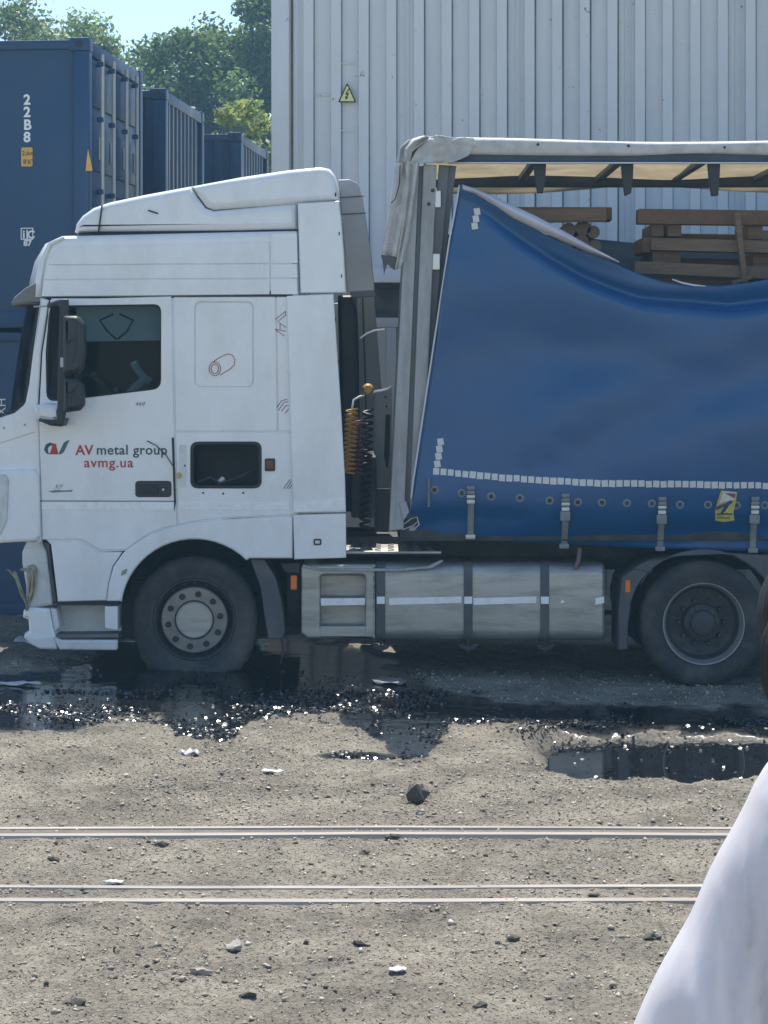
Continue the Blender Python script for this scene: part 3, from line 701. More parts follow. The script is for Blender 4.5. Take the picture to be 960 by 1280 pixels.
# ------------------------------------------------------------------ lorry tractor unit
CABW = 2.46
truck = empty('truck', (W(243, 838).x, 1.2, .06), 'white cab-over lorry tractor with a flat front tyre and stripped nose', 'truck')
def PL(name, out, y, th, m, holes=(), parent=None, bev=.006, r=0, sm=30):
    lp = [XZ(rounded(out, r) if r else out, 0)] + [XZ(h, 0) for h in holes]
    return plate(name, lp, y, th, M[m] if isinstance(m, str) else m, parent or truck, bev, sm)
def arc(cx, cy, rx, ry, a0, a1, n=14): return [(cx+rx*math.cos(R(a0+(a1-a0)*k/n)), cy-ry*math.sin(R(a0+(a1-a0)*k/n))) for k in range(n+1)]
# --- side skins, near and far
WIN = rounded([(61, 381), (202.5, 379), (202.5, 487), (112, 498), (57, 503.5), (56, 440)], [3, 11, 14, 2, 12, 2])
DOOR = [(63, 374.5), (214, 370.5), (217.5, 540), (221, 656)] + [(205, 660), (188, 666), (172, 676), (157, 687.5)] + [(124, 687.5), (114, 681), (106, 676), (97, 674), (53, 674.5), (51, 600), (48.5, 520), (53, 440)]
QUAR = [(217, 371.5), (344, 371), (346.5, 539), (219.5, 539)]
QUAR2 = [(345.5, 371), (372, 371), (372, 539), (348, 539)]
LOCK = [(219.5, 541), (372, 541), (372, 643), (330, 645), (290, 646.5), (250, 650.5), (223, 655.5)]
LHOLE = rrect(238.5, 552.5, 326.5, 610, 10)
STEPP = [(63, 676.5), (97, 676.5), (105, 678.5), (113, 683.5), (122, 690), (153, 690), (141, 708), (135.5, 730), (133, 751), (72, 752.5)]
door = PL('door', DOOR, 0.0, .045, 'white', [WIN])
PL('door_glass', rounded([(57, 377), (206, 375), (206, 491), (112, 501), (53, 507), (52, 440)], 8), .028, .006, 'glass', parent=door, bev=.001)
seal = PL('window_seal', rounded([(60, 380.2), (203.6, 378), (203.6, 488), (112, 499), (56, 504.5), (55, 440)], [3, 11, 14, 2, 12, 2]), .012, .012, 'gasket', [rounded([(64, 384), (200, 382), (200, 485), (112, 495), (60, 500), (60, 440)], [3, 10, 13, 2, 11, 2])], door, .002)
PL('inner_shell', [(64, 373), (371, 372), (371, 645), (290, 648), (223, 658), (188, 668), (157, 689), (120, 690), (72, 690), (55, 672), (50, 520), (55, 440)], .014, .02, 'white', [WIN, LHOLE], bev=.002)
q1 = PL('sleeper_panel', QUAR, 0.0, .035, 'white', [rrect(243, 377, 317, 484.5, 9)])
PL('storage_hatch', rrect(244, 378, 316, 483.5, 8), .006, .02, 'white', parent=q1, bev=.007)
PL('corner_panel', QUAR2, .004, .03, 'white')
lk = PL('locker_panel', LOCK, 0.0, .035, 'white', [LHOLE])
PL('locker_seal', rrect(238, 552, 327, 610.5, 10), -.006, .02, 'gasket', [rrect(242, 556, 323, 606.5, 8)], lk, .004)
bm = bmesh.new(); a, c = W(236, 613), W(330, 549)
for lo, hi in (((a.x, .03, a.z), (c.x, .7, a.z+.01)), ((a.x, .03, c.z-.01), (c.x, .7, c.z)), ((a.x, .03, a.z+.011), (a.x+.01, .7, c.z-.011)), ((c.x-.01, .03, a.z+.011), (c.x, .7, c.z-.011)), ((a.x+.011, .69, a.z+.011), (c.x-.011, .7, c.z-.011))): add_box(bm, lo, hi)
from_bm('locker_bin', bm, M['black'], lk)
tube('stowed_strap', [W(246, 603)+Vector((0, .05, 0)), W(262, 597)+Vector((0, .07, 0)), W(275, 604)+Vector((0, .04, 0)), W(290, 600)+Vector((0, .08, 0)), W(312, 590)+Vector((0, .1, 0))], .008, M['chassis'], lk, 6)
tube('stowed_bottle', [W(272, 604)+Vector((0, .1, 0)), W(278, 599)+Vector((0, .12, 0))], .02, M['label_w'], lk, 8)
PL('side_marker', rrect(331, 573, 344, 589, 2), -.012, .02, 'black', parent=lk)
PL('side_marker_lens', rrect(332.5, 575, 341.5, 586, 1.5), -.016, .01, mat('smoked_lens', (.09, .02, .015), .2), parent=lk, bev=.003)
for px, py in ((231, 582), (254, 616), (279, 617), (304, 616)): PL('rivet', arc(px, py, 1.3, 1.3, 0, 330, 8), -.004, .006, 'black', parent=lk, bev=.001)
PL('latch_plate', rrect(224, 556, 233, 608, 2), -.003, .004, 'white2', parent=lk, bev=.001)
PL('latch_knob', arc(224, 594, 3, 4, 0, 330, 8), -.03, .03, 'yellow', parent=lk, bev=.004)
step_p = PL('lower_panel', STEPP, .004, .05, 'white', bev=.012)
# stripe of reflective tape with sagging joints
for x0, x1, p in ((52, 217, door), (223, 362, lk)):
    PL('reflective_stripe', [(x0, 627.5), (x1, 628.3), (x1, 637.5), (x0, 637)], -.003, .004, 'tape', parent=p, bev=.0008)
PL('trim_line', [(50, 625.6), (217.5, 626), (217.5, 627), (50, 626.8)], -.002, .003, 'gasket', parent=door, bev=.0005)
PL('door_handle', rrect(169, 601, 214.5, 621.5, 5), -.004, .012, 'black', parent=door, bev=.003)
PL('handle_grip', rrect(172, 606, 198, 617, 3), -.014, .014, 'gasket', parent=door, bev=.004)
PL('key_barrel', arc(204, 612, 1.6, 1.6, 0, 330, 8), -.008, .01, 'buckle', parent=door, bev=.001)
tube('hanging_wire', [W(184, 551)+Vector((0, -.01, 0)), W(196, 557)+Vector((0, -.02, 0)), W(208, 569)+Vector((0, -.02, 0)), W(216, 582)+Vector((0, -.012, 0))], .004, M['gasket'], door, 6)
PL('door_edge_gap', [(214.5, 547), (217.5, 547), (220, 628), (218, 640)], -.003, .02, 'gasket', parent=lk, bev=.001)
# wheel arch trim
out = [(133.5, 751.5), (136, 730), (142, 708), (154, 691), (172, 677.5), (188, 668), (206, 661.5), (223, 657), (250, 652.5), (290, 648.5), (330, 646.5), (366, 645)]
inn = [(366, 698), (312, 698)] + arc(243, 765, 92, 91, 45, 172, 18) + [(150, 751.5)]
PL('wheel_arch', out+inn, -.012, .05, 'white', bev=.014)
PL('arch_lamp', rounded([(153, 713), (160, 710), (158, 717), (151, 720)], 1), -.016, .02, 'rim', bev=.002)
# upper band
BAND = [(47.5, 371), (50, 345), (53, 322), (61, 305), (78, 294.5), (372, 288), (374, 367), (374, 371)]
PL('upper_cab', rounded(BAND, [2, 3, 6, 8, 10, 2, 2, 1]), .012, CABW-.024, 'white', bev=.045)
PL('roof_skin', rounded([(66, 318), (74, 308), (336, 302), (337, 329), (60, 331)], [2, 4, 1, 1, 2]), .001, .02, 'white', bev=.004)
PL('roof_skin', [(59, 332.3), (337, 330.4), (337, 347.5), (55, 349)], .001, .02, 'white', bev=.003)
PL('roof_skin', [(54.5, 350.3), (337, 348.8), (337, 368), (51.5, 370.5)], .001, .02, 'white', bev=.003)
for p0, p1 in ((292, 329), (330.4, 347.3), (348.6, 368)): PL('roof_skin', [(338.5, p0), (371, p0-.5), (372, p1), (338.5, p1)], .001, .02, 'white', bev=.003)
# spoiler and high roof
SP1 = [(91.5, 289), (93.5, 279), (101, 269), (115, 259), (135, 252), (180, 242.5), (238, 231.8), (246, 246), (256, 259), (266, 262.5), (371.5, 253), (372, 286), (280, 287.8)]
SP2 = [(238.6, 232), (300, 220.5), (360, 211.5), (400, 207.6), (412, 210), (419, 219), (422, 236), (424, 250.5), (266, 261.5), (257, 258), (247, 245)]
SP3 = [(372, 254), (424, 251), (427, 280), (430, 320), (432.5, 366), (375.5, 366.5)]
for nm, p, y, bev in (('roof_spoiler', SP1, .05, .05), ('roof_spoiler_cap', SP2, .045, .05), ('roof_spoiler_side', SP3, .0, .012)):
    PL(nm, p, y, (CABW-.1) if nm != 'roof_spoiler_side' else .04, 'white', bev=bev, sm=40)
PL('roof_spoiler_side', SP3, CABW-.04, .04, 'white', bev=.012)
PL('spoiler_nose_seam', [(121.5, 289.5), (126, 256), (127.5, 255.6), (123.3, 289.4)], .03, .03, 'gasket', bev=.002)
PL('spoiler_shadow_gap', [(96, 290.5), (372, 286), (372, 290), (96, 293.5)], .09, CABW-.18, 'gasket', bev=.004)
PL('beacon', rounded([(92, 292), (94, 284), (100, 281), (107, 286), (108, 292)], 2), .16, .12, 'rim', bev=.01)
tube('antenna_scar', [W(184.5, 262.5)+Vector((0, .04, 0)), W(197, 266.5)+Vector((0, .038, 0))], .006, M['gasket'], truck, 6)
# side deflector behind the doors
DEF = [(358.5, 370), (417, 367.5), (421, 430), (427, 520), (431.5, 600), (432.5, 640), (366.5, 641), (364, 560), (361, 450)]
DEF2 = [(366.5, 643), (432.5, 641.5), (433, 697), (368, 699)]
df = PL('side_deflector', DEF, -.035, .04, 'white', bev=.010)
PL('side_deflector_foot', DEF2, -.035, .04, 'white', bev=.010)
PL('reflective_stripe', [(367, 628), (431.5, 622), (432, 637.5), (367, 640)], -.041, .005, 'tape', parent=df, bev=.0015)
PL('side_marker', rrect(392, 673, 402, 681, 2.5), -.04, .01, 'black', bev=.002)
PL('side_marker_lens', rrect(394, 675, 400, 679, 1), -.043, .006, 'buckle', bev=.001)
DEFF = [(x, y) for x, y in DEF]; PL('side_deflector', [(x, y) for x, y in DEF], CABW, .04, 'white', bev=.01)
for px, py in ((419.5, 243), (424, 292), (427, 345), (419, 399), (422, 452), (426, 506), (431, 614)): PL('edge_clip', rrect(px-1, py-2.5, px+1, py+2.5, .8), .0, .02, 'gasket', bev=.001)
# grey inner extenders seen behind
PL('roof_extender', rounded([(421, 219), (436, 218.5), (447, 224), (453, 245), (457, 270), (463, 310), (468, 361), (433, 363), (428, 290)], [1, 4, 6, 2, 2, 2, 1, 1, 1]), .42, .03, 'grey_fair', bev=.008)
PL('roof_extender', rounded([(421, 219), (436, 218.5), (447, 224), (453, 245), (457, 270), (463, 310), (468, 361), (433, 363), (428, 290)], [1, 4, 6, 2, 2, 2, 1, 1, 1]), CABW-.45, .03, 'grey_fair', bev=.008)
for a, b_ in (((424, 247), (455, 245)), ((426, 268), (458, 266))): tube('extender_rib', [W(*a, .41), W(*b_, .41)], .005, M['steel_d'], truck, 6)
plate('rear_fairing', [XZ([(446, 362), (467, 362), (478, 500), (480, 640), (452, 640)], CABW-.2)], CABW-.2, .03, M['grey_fair'], truck, .006)
tube('fairing_edge', [W(453, 368, CABW-.22), W(457, 480, CABW-.22), W(459, 600, CABW-.22)], .008, M['steel_d'], truck, 6)
plate('intake_duct', [XZ(rounded([(422, 369), (440, 369), (446, 384), (448, 430), (449, 500), (450, 640), (428, 640)], [2, 4, 5, 2, 2, 3, 2]), 1.5)], 1.5, .3, M['black'], truck, .03)
# shell: far side, rear wall, floor, front
fd = PL('door', DOOR, CABW-.045, .045, 'white', [WIN]); PL('sleeper_panel', QUAR, CABW-.035, .035, 'white'); PL('corner_panel', QUAR2, CABW-.035, .03, 'white')
PL('locker_panel', LOCK, CABW-.035, .035, 'white'); PL('lower_panel', STEPP, CABW-.05, .05, 'white')
PL('door_glass', rounded([(57, 377), (206, 375), (206, 491), (112, 501), (53, 507), (52, 440)], 8), CABW-.03, .006, 'glass', parent=fd, bev=.001)
PL('rear_wall', [(358, 372), (371, 372), (371, 640), (358, 640)], .05, CABW-.1, 'sleeper', bev=.01)
PL('cab_floor', [(60, 612), (350, 640), (350, 646), (222, 652), (60, 652)], .75, CABW-.8, 'black', bev=.01)
PL('cab_floor', [(60, 645), (215, 645), (215, 652), (60, 652)], .05, .68, 'black', bev=.01)
# wheel wells and under-cab mass
PL('engine_bay', [(70, 655), (360, 655), (360, 730), (70, 745)], .75, CABW-1.5, 'chassis', bev=.02)
well = PL('wheel_well', [(132, 751), (150, 700), (190, 668), (240, 655), (300, 658), (366, 655), (366, 700)] + arc(243, 770, 96, 94, 48, 170, 16), .06, .62, 'black', bev=.004)
PL('underbody_blocker', [(78, 700), (366, 700), (366, 826), (300, 832), (78, 832)], 1.72, .03, 'black', bev=.006)  # dark plate added to hide the sunlit ground behind the cab
# cab nose: corner panels wrap round to the front, built as a plan outline lofted up the height
def nose(name, rows, m, th=.03):
    """rows of (pixel y, front x px at the middle, px at the corner edge): a front skin curved in plan"""
    P = []
    for py, fx, ex in rows:
        row = []
        for k in range(25):
            u = -1+2*k/24; q = abs(u)**3.2
            w = W(fx+(ex-fx)*q, py, 0); row.append((w.x, CABW/2+u*(CABW/2-.002), w.z))
        P.append(row)
    return grid(name, P, m, truck, 50, th)
nose('front_panel', [(521, -8, 47), (530, -11, 47.5), (560, -14, 48), (600, -15, 49), (640, -14, 50), (672, -11, 51), (679, -6, 51)], M['white'])
nose('windscreen', [(378, 14, 52), (400, 9, 50), (440, 2, 45), (480, -4, 40), (505, -8, 37), (522, -10, 33)], M['screen'], .006)
nose('upper_front', [(371, 18, 49), (350, 21, 50), (325, 28, 54), (305, 42, 62), (297, 60, 80)], M['white'])
for y in (.0, CABW-.05):
    PL('pillar', rounded([(50.5, 372), (61, 375), (51, 440), (46.5, 520), (46, 540), (0, 555), (-6, 524), (18, 516), (31, 505), (36, 480), (41, 440)], [1, 1, 3, 2, 2, 2, 2, 8, 12, 3, 3]), y, .05, 'white', bev=.012)
    PL('screen_seal', [(45.8, 385), (48.6, 385), (41, 440), (36.5, 480), (32, 503), (20, 514), (-2, 521), (-2, 518.5), (18, 511.5), (29, 501), (33.5, 480), (38.5, 440)], y+.004, .04, 'gasket', bev=.001)
cp = PL('corner_deflector', rounded([(-9, 588), (44, 586), (49.5, 596), (50.5, 640), (51, 670), (46, 676), (-5, 679), (-11, 640)], [3, 6, 4, 2, 3, 4, 3, 4]), -.03, .10, 'white', bev=.022)
PL('deflector_slot', rounded([(-10, 594), (8, 592), (12, 600), (10, 650), (2, 668), (-9, 671)], [2, 4, 4, 8, 5, 2]), -.048, .03, 'white2', parent=cp, bev=.012)
PL('corner_skin', [(-5, 525), (46.5, 522), (48, 560), (49.5, 590), (50.5, 672), (-8, 676), (-10, 590)], .008, .05, 'white', bev=.010)
for px, py in ((5, 535), (31, 531)): PL('screw', arc(px, py, 1.4, 1.4, 0, 330, 8), -.003, .006, 'rim', bev=.001)
# torn headlamp bay, bumper corner, step
PL('headlamp_bracket', rounded([(33, 676), (50, 676), (57, 690), (61, 720), (65, 757), (31, 761), (32, 735), (27, 705), (27, 690)], [2, 2, 3, 3, 3, 3, 4, 4, 4]), .02, .16, 'white2', bev=.02)
PL('bracket_web', rounded([(49, 677), (61, 679), (64, 715), (70, 752), (63, 758), (58, 700)], 2), .05, .10, 'mudguard', bev=.008)
PL('bracket_strip', [(57, 703), (59, 703), (64, 750), (61.5, 751)], .035, .02, mat('faded_green', (.10, .17, .11), .6), bev=.002)
for k, (pts, w_) in enumerate(((((11, 714), (18, 716), (26, 735), (34, 760)), .045), (((29, 712), (37, 712), (38, 735), (33, 762)), .05), (((40, 708), (45, 712), (43, 735), (34, 762)), .05))):
    P = []
    for i in range(14):
        f = i/13*3; j = min(int(f), 2); g = f-j; x = pts[j][0]*(1-g)+pts[j+1][0]*g; y = pts[j][1]*(1-g)+pts[j+1][1]*g
        ww = w_*(1-.65*i/13)
        P.append([W(x, y)+Vector((math.cos(q*.5+k)*ww*(q-1.5)*.45, .02-k*.012+.02*math.sin(q*2+i*.6), .012*math.sin(i*1.1+q))) for q in range(4)])
    grid('torn_strip', P, M['dry_leaf'], truck, 40, .006)
bc = PL('bumper_corner', rounded([(29, 763), (36, 759), (62, 761), (66, 780), (72, 811), (50, 810), (35, 803), (29, 797), (31, 791), (36, 790), (35, 775), (28, 772)], [3, 3, 2, 2, 2, 4, 3, 3, 1, 2, 2, 2]), .0, .34, 'white', bev=.025)
PL('bumper_lip', rounded([(30, 797), (68, 796), (72, 812), (50, 811), (36, 804)], [2, 2, 2, 4, 4]), -.012, .30, 'white2', parent=bc, bev=.014)
PL('step_lip', rounded([(66, 795), (77, 800), (147, 800), (147, 813), (74, 812)], [2, 4, 2, 3, 3]), -.01, .06, 'white2', bev=.012)
PL('step_back', [(63, 758), (130, 757), (147, 757), (147, 800), (68, 798)], .24, .03, 'white2', bev=.004)
PL('step_side', rounded([(131, 758), (147, 758), (147, 788), (131, 785)], 1), .0, .25, 'white', bev=.006)
PL('step_side', rounded([(63, 760), (70, 762), (74, 784), (68, 790)], 1), .005, .25, 'white2', bev=.006)
PL('step_tread', [(70, 794), (147, 793), (147, 798), (70, 799)], .05, .2, 'steel_d', bev=.004)
PL('sill_gap', [(70, 751.5), (132, 750.5), (148, 752), (148, 757), (70, 757)], .02, .2, 'gasket', bev=.002)
# front cross member left after the nose was stripped
box('cross_member', W(40, 745)+Vector((0, .3, 0)), W(75, 700)+Vector((0, CABW-.3, 0)), M['chassis'], truck, .02)
PL('bumper_corner', rounded([(29, 763), (36, 759), (62, 761), (72, 811), (50, 810), (35, 803)], 3), CABW-.34, .34, 'white', bev=.025)
# sun visor
PL('sun_visor', rounded([(12.5, 378), (16, 371), (30, 359.5), (43, 352.5), (54, 354.5), (57.5, 372), (56.5, 381), (30, 380), (14, 383)], [2, 3, 3, 3, 3, 3, 1, 2, 2]), .05, CABW-.1, 'vis', bev=.02)
tube('visor_bar', [W(42, 383.5), W(64, 382)], .007, M['alu_edge'], truck, 6)
# mirrors
mr_ = PL('mirror_arm', rounded([(82, 375), (92, 375), (92.5, 385), (90, 440), (89, 515), (86, 530), (78, 532), (80, 440)], 2), -.30, .05, 'black', bev=.014)
tube('mirror_bracket', [W(62, 382), W(76, 379)+Vector((0, -.15, 0)), W(87, 379)+Vector((0, -.28, 0))], .02, M['black'], mr_, 8)
PL('mirror_head', rounded([(88, 396), (106, 396), (114, 406), (115.5, 440), (112, 462), (103, 468.5), (88, 466)], [3, 8, 8, 6, 6, 6, 3]), -.42, .16, 'black', parent=mr_, bev=.04)
PL('mirror_head', rounded([(88, 471), (104, 472), (113, 480), (113.5, 505), (108, 512), (88, 515)], [3, 6, 6, 6, 6, 3]), -.40, .14, 'black', parent=mr_, bev=.035)
for pts in (((94, 430), (99, 425), (105, 428), (103, 412)), ((105, 428), (102, 445), (99, 455)), ((92, 492), (100, 488), (106, 480)), ((100, 488), (106, 498), (104, 506)), ((100, 488), (96, 503))):
    tube('mirror_rib', [W(x, y)+Vector((0, -.425 if y < 470 else -.405, 0)) for x, y in pts], .006, M['black'], mr_, 6)
PL('mirror_tag', rrect(82.5, 447, 86.5, 459, 1), -.305, .01, 'label_w', parent=mr_, bev=.001)
PL('mirror_cowl', rounded([(47.5, 514), (50, 506), (60, 503.5), (82, 505), (82, 525), (70, 527), (52, 524)], [4, 4, 4, 3, 3, 4, 4]), -.24, .25, 'white', parent=door, bev=.035)
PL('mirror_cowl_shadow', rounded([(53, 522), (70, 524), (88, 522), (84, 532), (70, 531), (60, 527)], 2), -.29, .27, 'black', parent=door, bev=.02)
m2 = PL('far_mirror', rounded([(36, 387), (46, 385), (44, 400), (39, 426)], 3), CABW+.1, .1, 'rim', bev=.02)
# interior
PL('dashboard', rounded([(50, 520), (95, 508), (112, 512), (112, 545), (100, 600), (55, 600)], 5), .08, CABW-.16, 'black', bev=.03)
for y0 in (.28, 1.55):
    PL('seat', rounded([(150, 540), (205, 536), (210, 560), (208, 585), (155, 585)], 8), y0, .52, 'seat', bev=.05)
    PL('seat_back', rounded([(188, 545), (196, 470), (205, 432), (215, 432), (219, 470), (214, 548)], 6), y0+.02, .48, 'seat', bev=.05)
vs, fs = [], []
wc = Vector(W(136, 492, 0)) + Vector((0, .53, 0)); ax = Vector((.62, 0, .78)).normalized(); u_ = Vector((0, 1, 0)); v_ = ax.cross(u_)
sw = tube('steering_wheel', [wc+(u_*math.cos(a)+v_*math.sin(a))*.23 for a in np.linspace(0, 2*math.pi, 33)], .017, M['black'], truck, 8)
for a in (0.2, math.pi-.2, -math.pi/2): tube('spoke', [wc-ax*.03, wc+(u_*math.cos(a)+v_*math.sin(a))*.22], .018, M['buckle'], sw, 6)
tube('steering_column', [wc-ax*.02, wc-ax*.4], .035, M['black'], sw, 8)
PL('window_curtain', rounded([(92, 376), (210, 376), (210, 425), (92, 427)], 1), .14, .012, 'curt_grey', bev=.003)
for pts in (((139, 392), (122, 400), (131, 413), (143, 424)), ((147, 392), (164, 400), (156, 414), (144, 424))):
    tube('curtain_cord', [W(x, y)+Vector((0, .13, 0)) for x, y in pts], .007, M['gasket'], truck, 6)
PL('far_window_blocker', rounded([(52, 374), (214, 374), (214, 506), (50, 510)], 2), CABW-.2, .02, 'seat', bev=.004)  # dark panel added to block light coming through the far window
PL('bunk', rounded([(225, 520), (355, 520), (355, 545), (225, 545)], 3), .1, CABW-.2, 'sleeper', bev=.03)
for pts, r_ in ((((182, 478), (172, 470), (163, 458), (160, 452)), .03), (((150, 500), (162, 486), (176, 474)), .035)): tube('seat_debris', [W(x, y)+Vector((0, .35, 0)) for x, y in pts], r_, M['curt_grey'], truck, 8)
tube('seat_debris', [W(159, 455)+Vector((0, .33, 0)), W(164, 452)+Vector((0, .33, 0))], .012, M['pale_hose'], truck, 6)
# lettering and printed outlines on the cab side
def T(text, px, py, hpx, m, parent, **k):
    w = W(px, py); return lettering(text, w.x, w.z, -.0022, hpx/168/.70, M[m], parent, **k)
T('AV', 94.5, 568.5, 12.2, 'txt_red', door, bold=.002, spacing=.97)
T('metal group', 120.3, 568.0, 11.9, 'txt_dark', door, bold=.0014, spacing=1.07)
T('avmg.ua', 105, 584, 12.2, 'txt_red', door, bold=.0012, spacing=1.11)
PL('logo_swoosh', [(55, 562), (57, 556), (62, 553), (66, 554), (67, 557), (63, 557), (60, 560), (60, 565), (64, 568), (58, 567)], -.0024, .003, 'txt_dark', parent=door, bev=.0003)
PL('logo_stroke', [(66, 554), (70, 555), (73, 568), (62, 568), (64, 562)], -.0026, .003, 'txt_red', parent=door, bev=.0003)
PL('logo_stroke', [(73, 567.5), (80, 553), (87, 549.5), (80, 565), (76, 568)], -.0026, .003, 'txt_teal', parent=door, bev=.0003)
T('460', 169, 507, 4.6, 'txt_grey', door, shear=.35, spacing=1.25, bold=.0006)
T('XF', 67, 611, 5.5, 'txt_grey', door, shear=.5, spacing=1.2)
PL('script_emblem', [(60, 614), (70, 612.4), (80, 613), (91, 612.2), (90, 614.6), (78, 615), (66, 616)], -.0022, .003, 'txt_grey', parent=door, bev=.0003)
def outline(pts, m, parent, r=.0028, y=-.0015):
    return tube('printed_outline', [W(px, py)+Vector((0, y, 0)) for px, py in pts], r, M[m], parent, 5)
ha = q1
outline(arc(268.5, 461, 7.2, 8.6, 0, 360, 20), 'redline', ha, y=.003); outline(arc(268.5, 461, 4.6, 6, 0, 360, 16), 'redline', ha, y=.003)
outline([(264, 454), (274, 447), (284, 442.5), (290, 443.5), (293.5, 449), (293, 456), (288, 461), (275, 469)], 'redline', ha, y=.003)
for pts in (((357, 389), (342, 401), (342, 411), (356, 420)), ((357, 389), (357, 394), (347, 402), (357, 409)), ((342, 411), (346, 412), (357, 414)), ((350, 404), (350, 412))): outline(pts, 'redline' if pts[0][0] < 350 else 'purpline', truck, y=-.001 if False else .003)
for pts in (((344, 512), (352, 501), (359, 499)), ((348, 513), (355, 503), (360, 502)), ((352, 514), (357, 507), (361, 507)), ((356, 517), (361, 511))): outline(pts, 'purpline', truck, y=.003)
for pts in (((354, 611), (363, 599)), ((358, 611), (364, 602)), ((361, 611), (365, 606))): outline(pts, 'purpline', truck, y=-.001)
# --- chassis
CHZ = W(0, 690).z
for y in (.75, 1.65): box('chassis_rail', (W(80, 0).x, y, .74), (W(1010, 0).x, y+.08, 1.0), M['chassis'], truck, .01)
for px in (400, 560, 700, 840, 960): box('chassis_cross_beam', (W(px, 0).x, .83, .78), (W(px, 0).x+.1, 1.65, .95), M['chassis'], truck)
cat = box('catwalk', (W(398, 0).x, .06, .918), (W(552, 0).x, 1.0, .94), M['alu'], truck, .006)
for i in range(9):
    for j in range(7):
        x = W(398, 0).x+.05+i*.098; y = .10+j*.125
        s = 1 if (i+j) % 2 else -1
        tube('tread_bar', [(x-.02, y-.02*s, .9415), (x+.02, y+.02*s, .9415)], .006, M['alu'], cat, 4)
PL('catwalk_edge', rounded([(378, 706), (400, 711), (500, 711), (535, 708), (552, 700), (555, 702), (540, 711), (500, 715), (400, 714.5), (378, 710)], 1), .03, .02, 'steel', bev=.004)
PL('mudflap', rounded([(312, 699), (330, 700), (345, 725), (352, 755), (356, 790), (353, 800), (335, 800), (330, 770), (325, 735)], 3), .05, .45, 'mudguard', bev=.01)
PL('side_lamp', rrect(363, 720, 371, 738, 1.5), .03, .04, 'amber', bev=.008)
PL('lamp_bracket', [(350, 705), (374, 705), (374, 718), (356, 716)], .06, .06, 'chassis', bev=.005)
for k, (x0, x1, y0, y1, z0, z1) in enumerate(((355, 374, .35, .8, .35, .8), (300, 372, .75, 1.2, .55, .72))):
    box('battery_box', (W(x0, 0).x, y0, z0), (W(x1, 0).x, y1, z1), M['chassis'], truck, .02)
box('gearbox', (W(250, 0).x, .9, .45), (W(520, 0).x, 1.55, .98), M['chassis'], truck, .05)
box('rear_axle', (W(860, 0).x, .4, .36), (W(900, 0).x, 2.1, .58), M['chassis'], truck, .04)
box('front_axle', (W(225, 0).x, .4, .36), (W(262, 0).x, 2.1, .50), M['chassis'], truck, .03)
tube('hanging_hose', [W(351, 800)+Vector((0, .1, 0)), W(353, 815)+Vector((0, .12, 0)), W(350, 832)+Vector((0, .14, 0))], .008, M['chassis'], truck, 6)
# fuel tank: rounded box drawn out along the chassis
tz0, tz1 = W(0, 803).z, W(0, 705).z
prof = [(.05+p[0], p[1]) for p in rrect(0, tz0, .64, tz1, .09)]
tank = prism_x('fuel_tank', prof, W(476, 0).x, W(757, 0).x, M['alu'], truck, .022)
for px in (525, 640): prism_x('tank_weld', [(.047+p[0], p[1]) for p in rrect(0, tz0-.003, .646, tz1+.003, .09)], W(px, 0).x, W(px, 0).x+.006, M['alu'], tank, .0005)
sb = PL('step_box', rounded([(376, 709), (384, 706), (470, 706), (470, 800), (384, 800), (376, 793)], [4, 6, 1, 1, 6, 4]), .045, .60, 'alu', [rrect(400.5, 720.5, 456, 789, 5)], bev=.02)
PL('step_box_back', rrect(398, 718, 458, 792, 4), .22, .02, 'alu', parent=sb, bev=.002)
PL('step_rung', rrect(400, 783.5, 457, 797, 1.5), .042, .16, 'alu', parent=sb, bev=.006)
PL('step_rung', rrect(400, 748, 457, 755, 1), .05, .16, 'alu', parent=sb, bev=.004)
PL('reflective_stripe', [(401, 749), (456, 748.3), (456, 757), (401, 757.8)], .04, .01, 'tape', parent=sb, bev=.001)
for x0, x1, k in ((461, 466.5, sb), (486.5, 577, tank), (592, 671, tank), (745, 756, tank), (692, 742, None)):
    if k is None: continue
    ys = [748.5+(x0 % 7)*.2, 746.8]
    PL('reflective_stripe', [(x0, 748.5), (x1, 746.5), (x1, 754.5), (x0, 757)], .0455, .004, 'tape', parent=k, bev=.0008)
PL('tape_remnant', [(703, 750), (707, 754), (701, 754.5)], .0455, .004, 'tape', parent=tank, bev=.0005)
for px in (476, 585.5, 681.5):
    x = W(px, 0).x; w_ = .033
    pr = [(.040+p[0], p[1]) for p in rrect(0, tz0-.01, .66, tz1+.01, .098)]; pi_ = [(.0488+p[0], p[1]) for p in rrect(0, tz0-.0012, .6424, tz1+.0012, .091)]
    nn = len(pr); vs = [(xx, q[0], q[1]) for xx in (x-w_, x+w_) for q in pr+pi_]; fs = []
    for k in range(nn):
        k2 = (k+1) % nn
        fs += [(k, k2, 2*nn+k2, 2*nn+k), (nn+k2, nn+k, 3*nn+k, 3*nn+k2), (k2, k, nn+k, nn+k2), (2*nn+k, 2*nn+k2, 3*nn+k2, 3*nn+k)]
    stp = obj('tank_strap', vs, fs, M['mudguard'], truck, 35)
    PL('strap_tape', rrect(px-5, 746.5, px+5, 755.5, .5), .036, .005, 'tape', parent=stp, bev=.0005)
    PL('strap_foot', rounded([(px-14, 806), (px-5, 806), (px, 810), (px+5, 806), (px+14, 806), (px+8, 812), (px, 815), (px-8, 812)], 1), .03, .06, 'chassis', parent=stp, bev=.006)
    tube('strap_bolt', [W(px, 798)+Vector((0, .035, 0)), W(px, 817)+Vector((0, .05, 0))], .009, M['chassis'], stp, 6)
lathe('filler_neck', [(.0, -.02), (.045, -.02), (.05, 0), (.05, .03)], W(727, 711)+Vector((0, .16, 0)), M['chassis'], tank, 16)
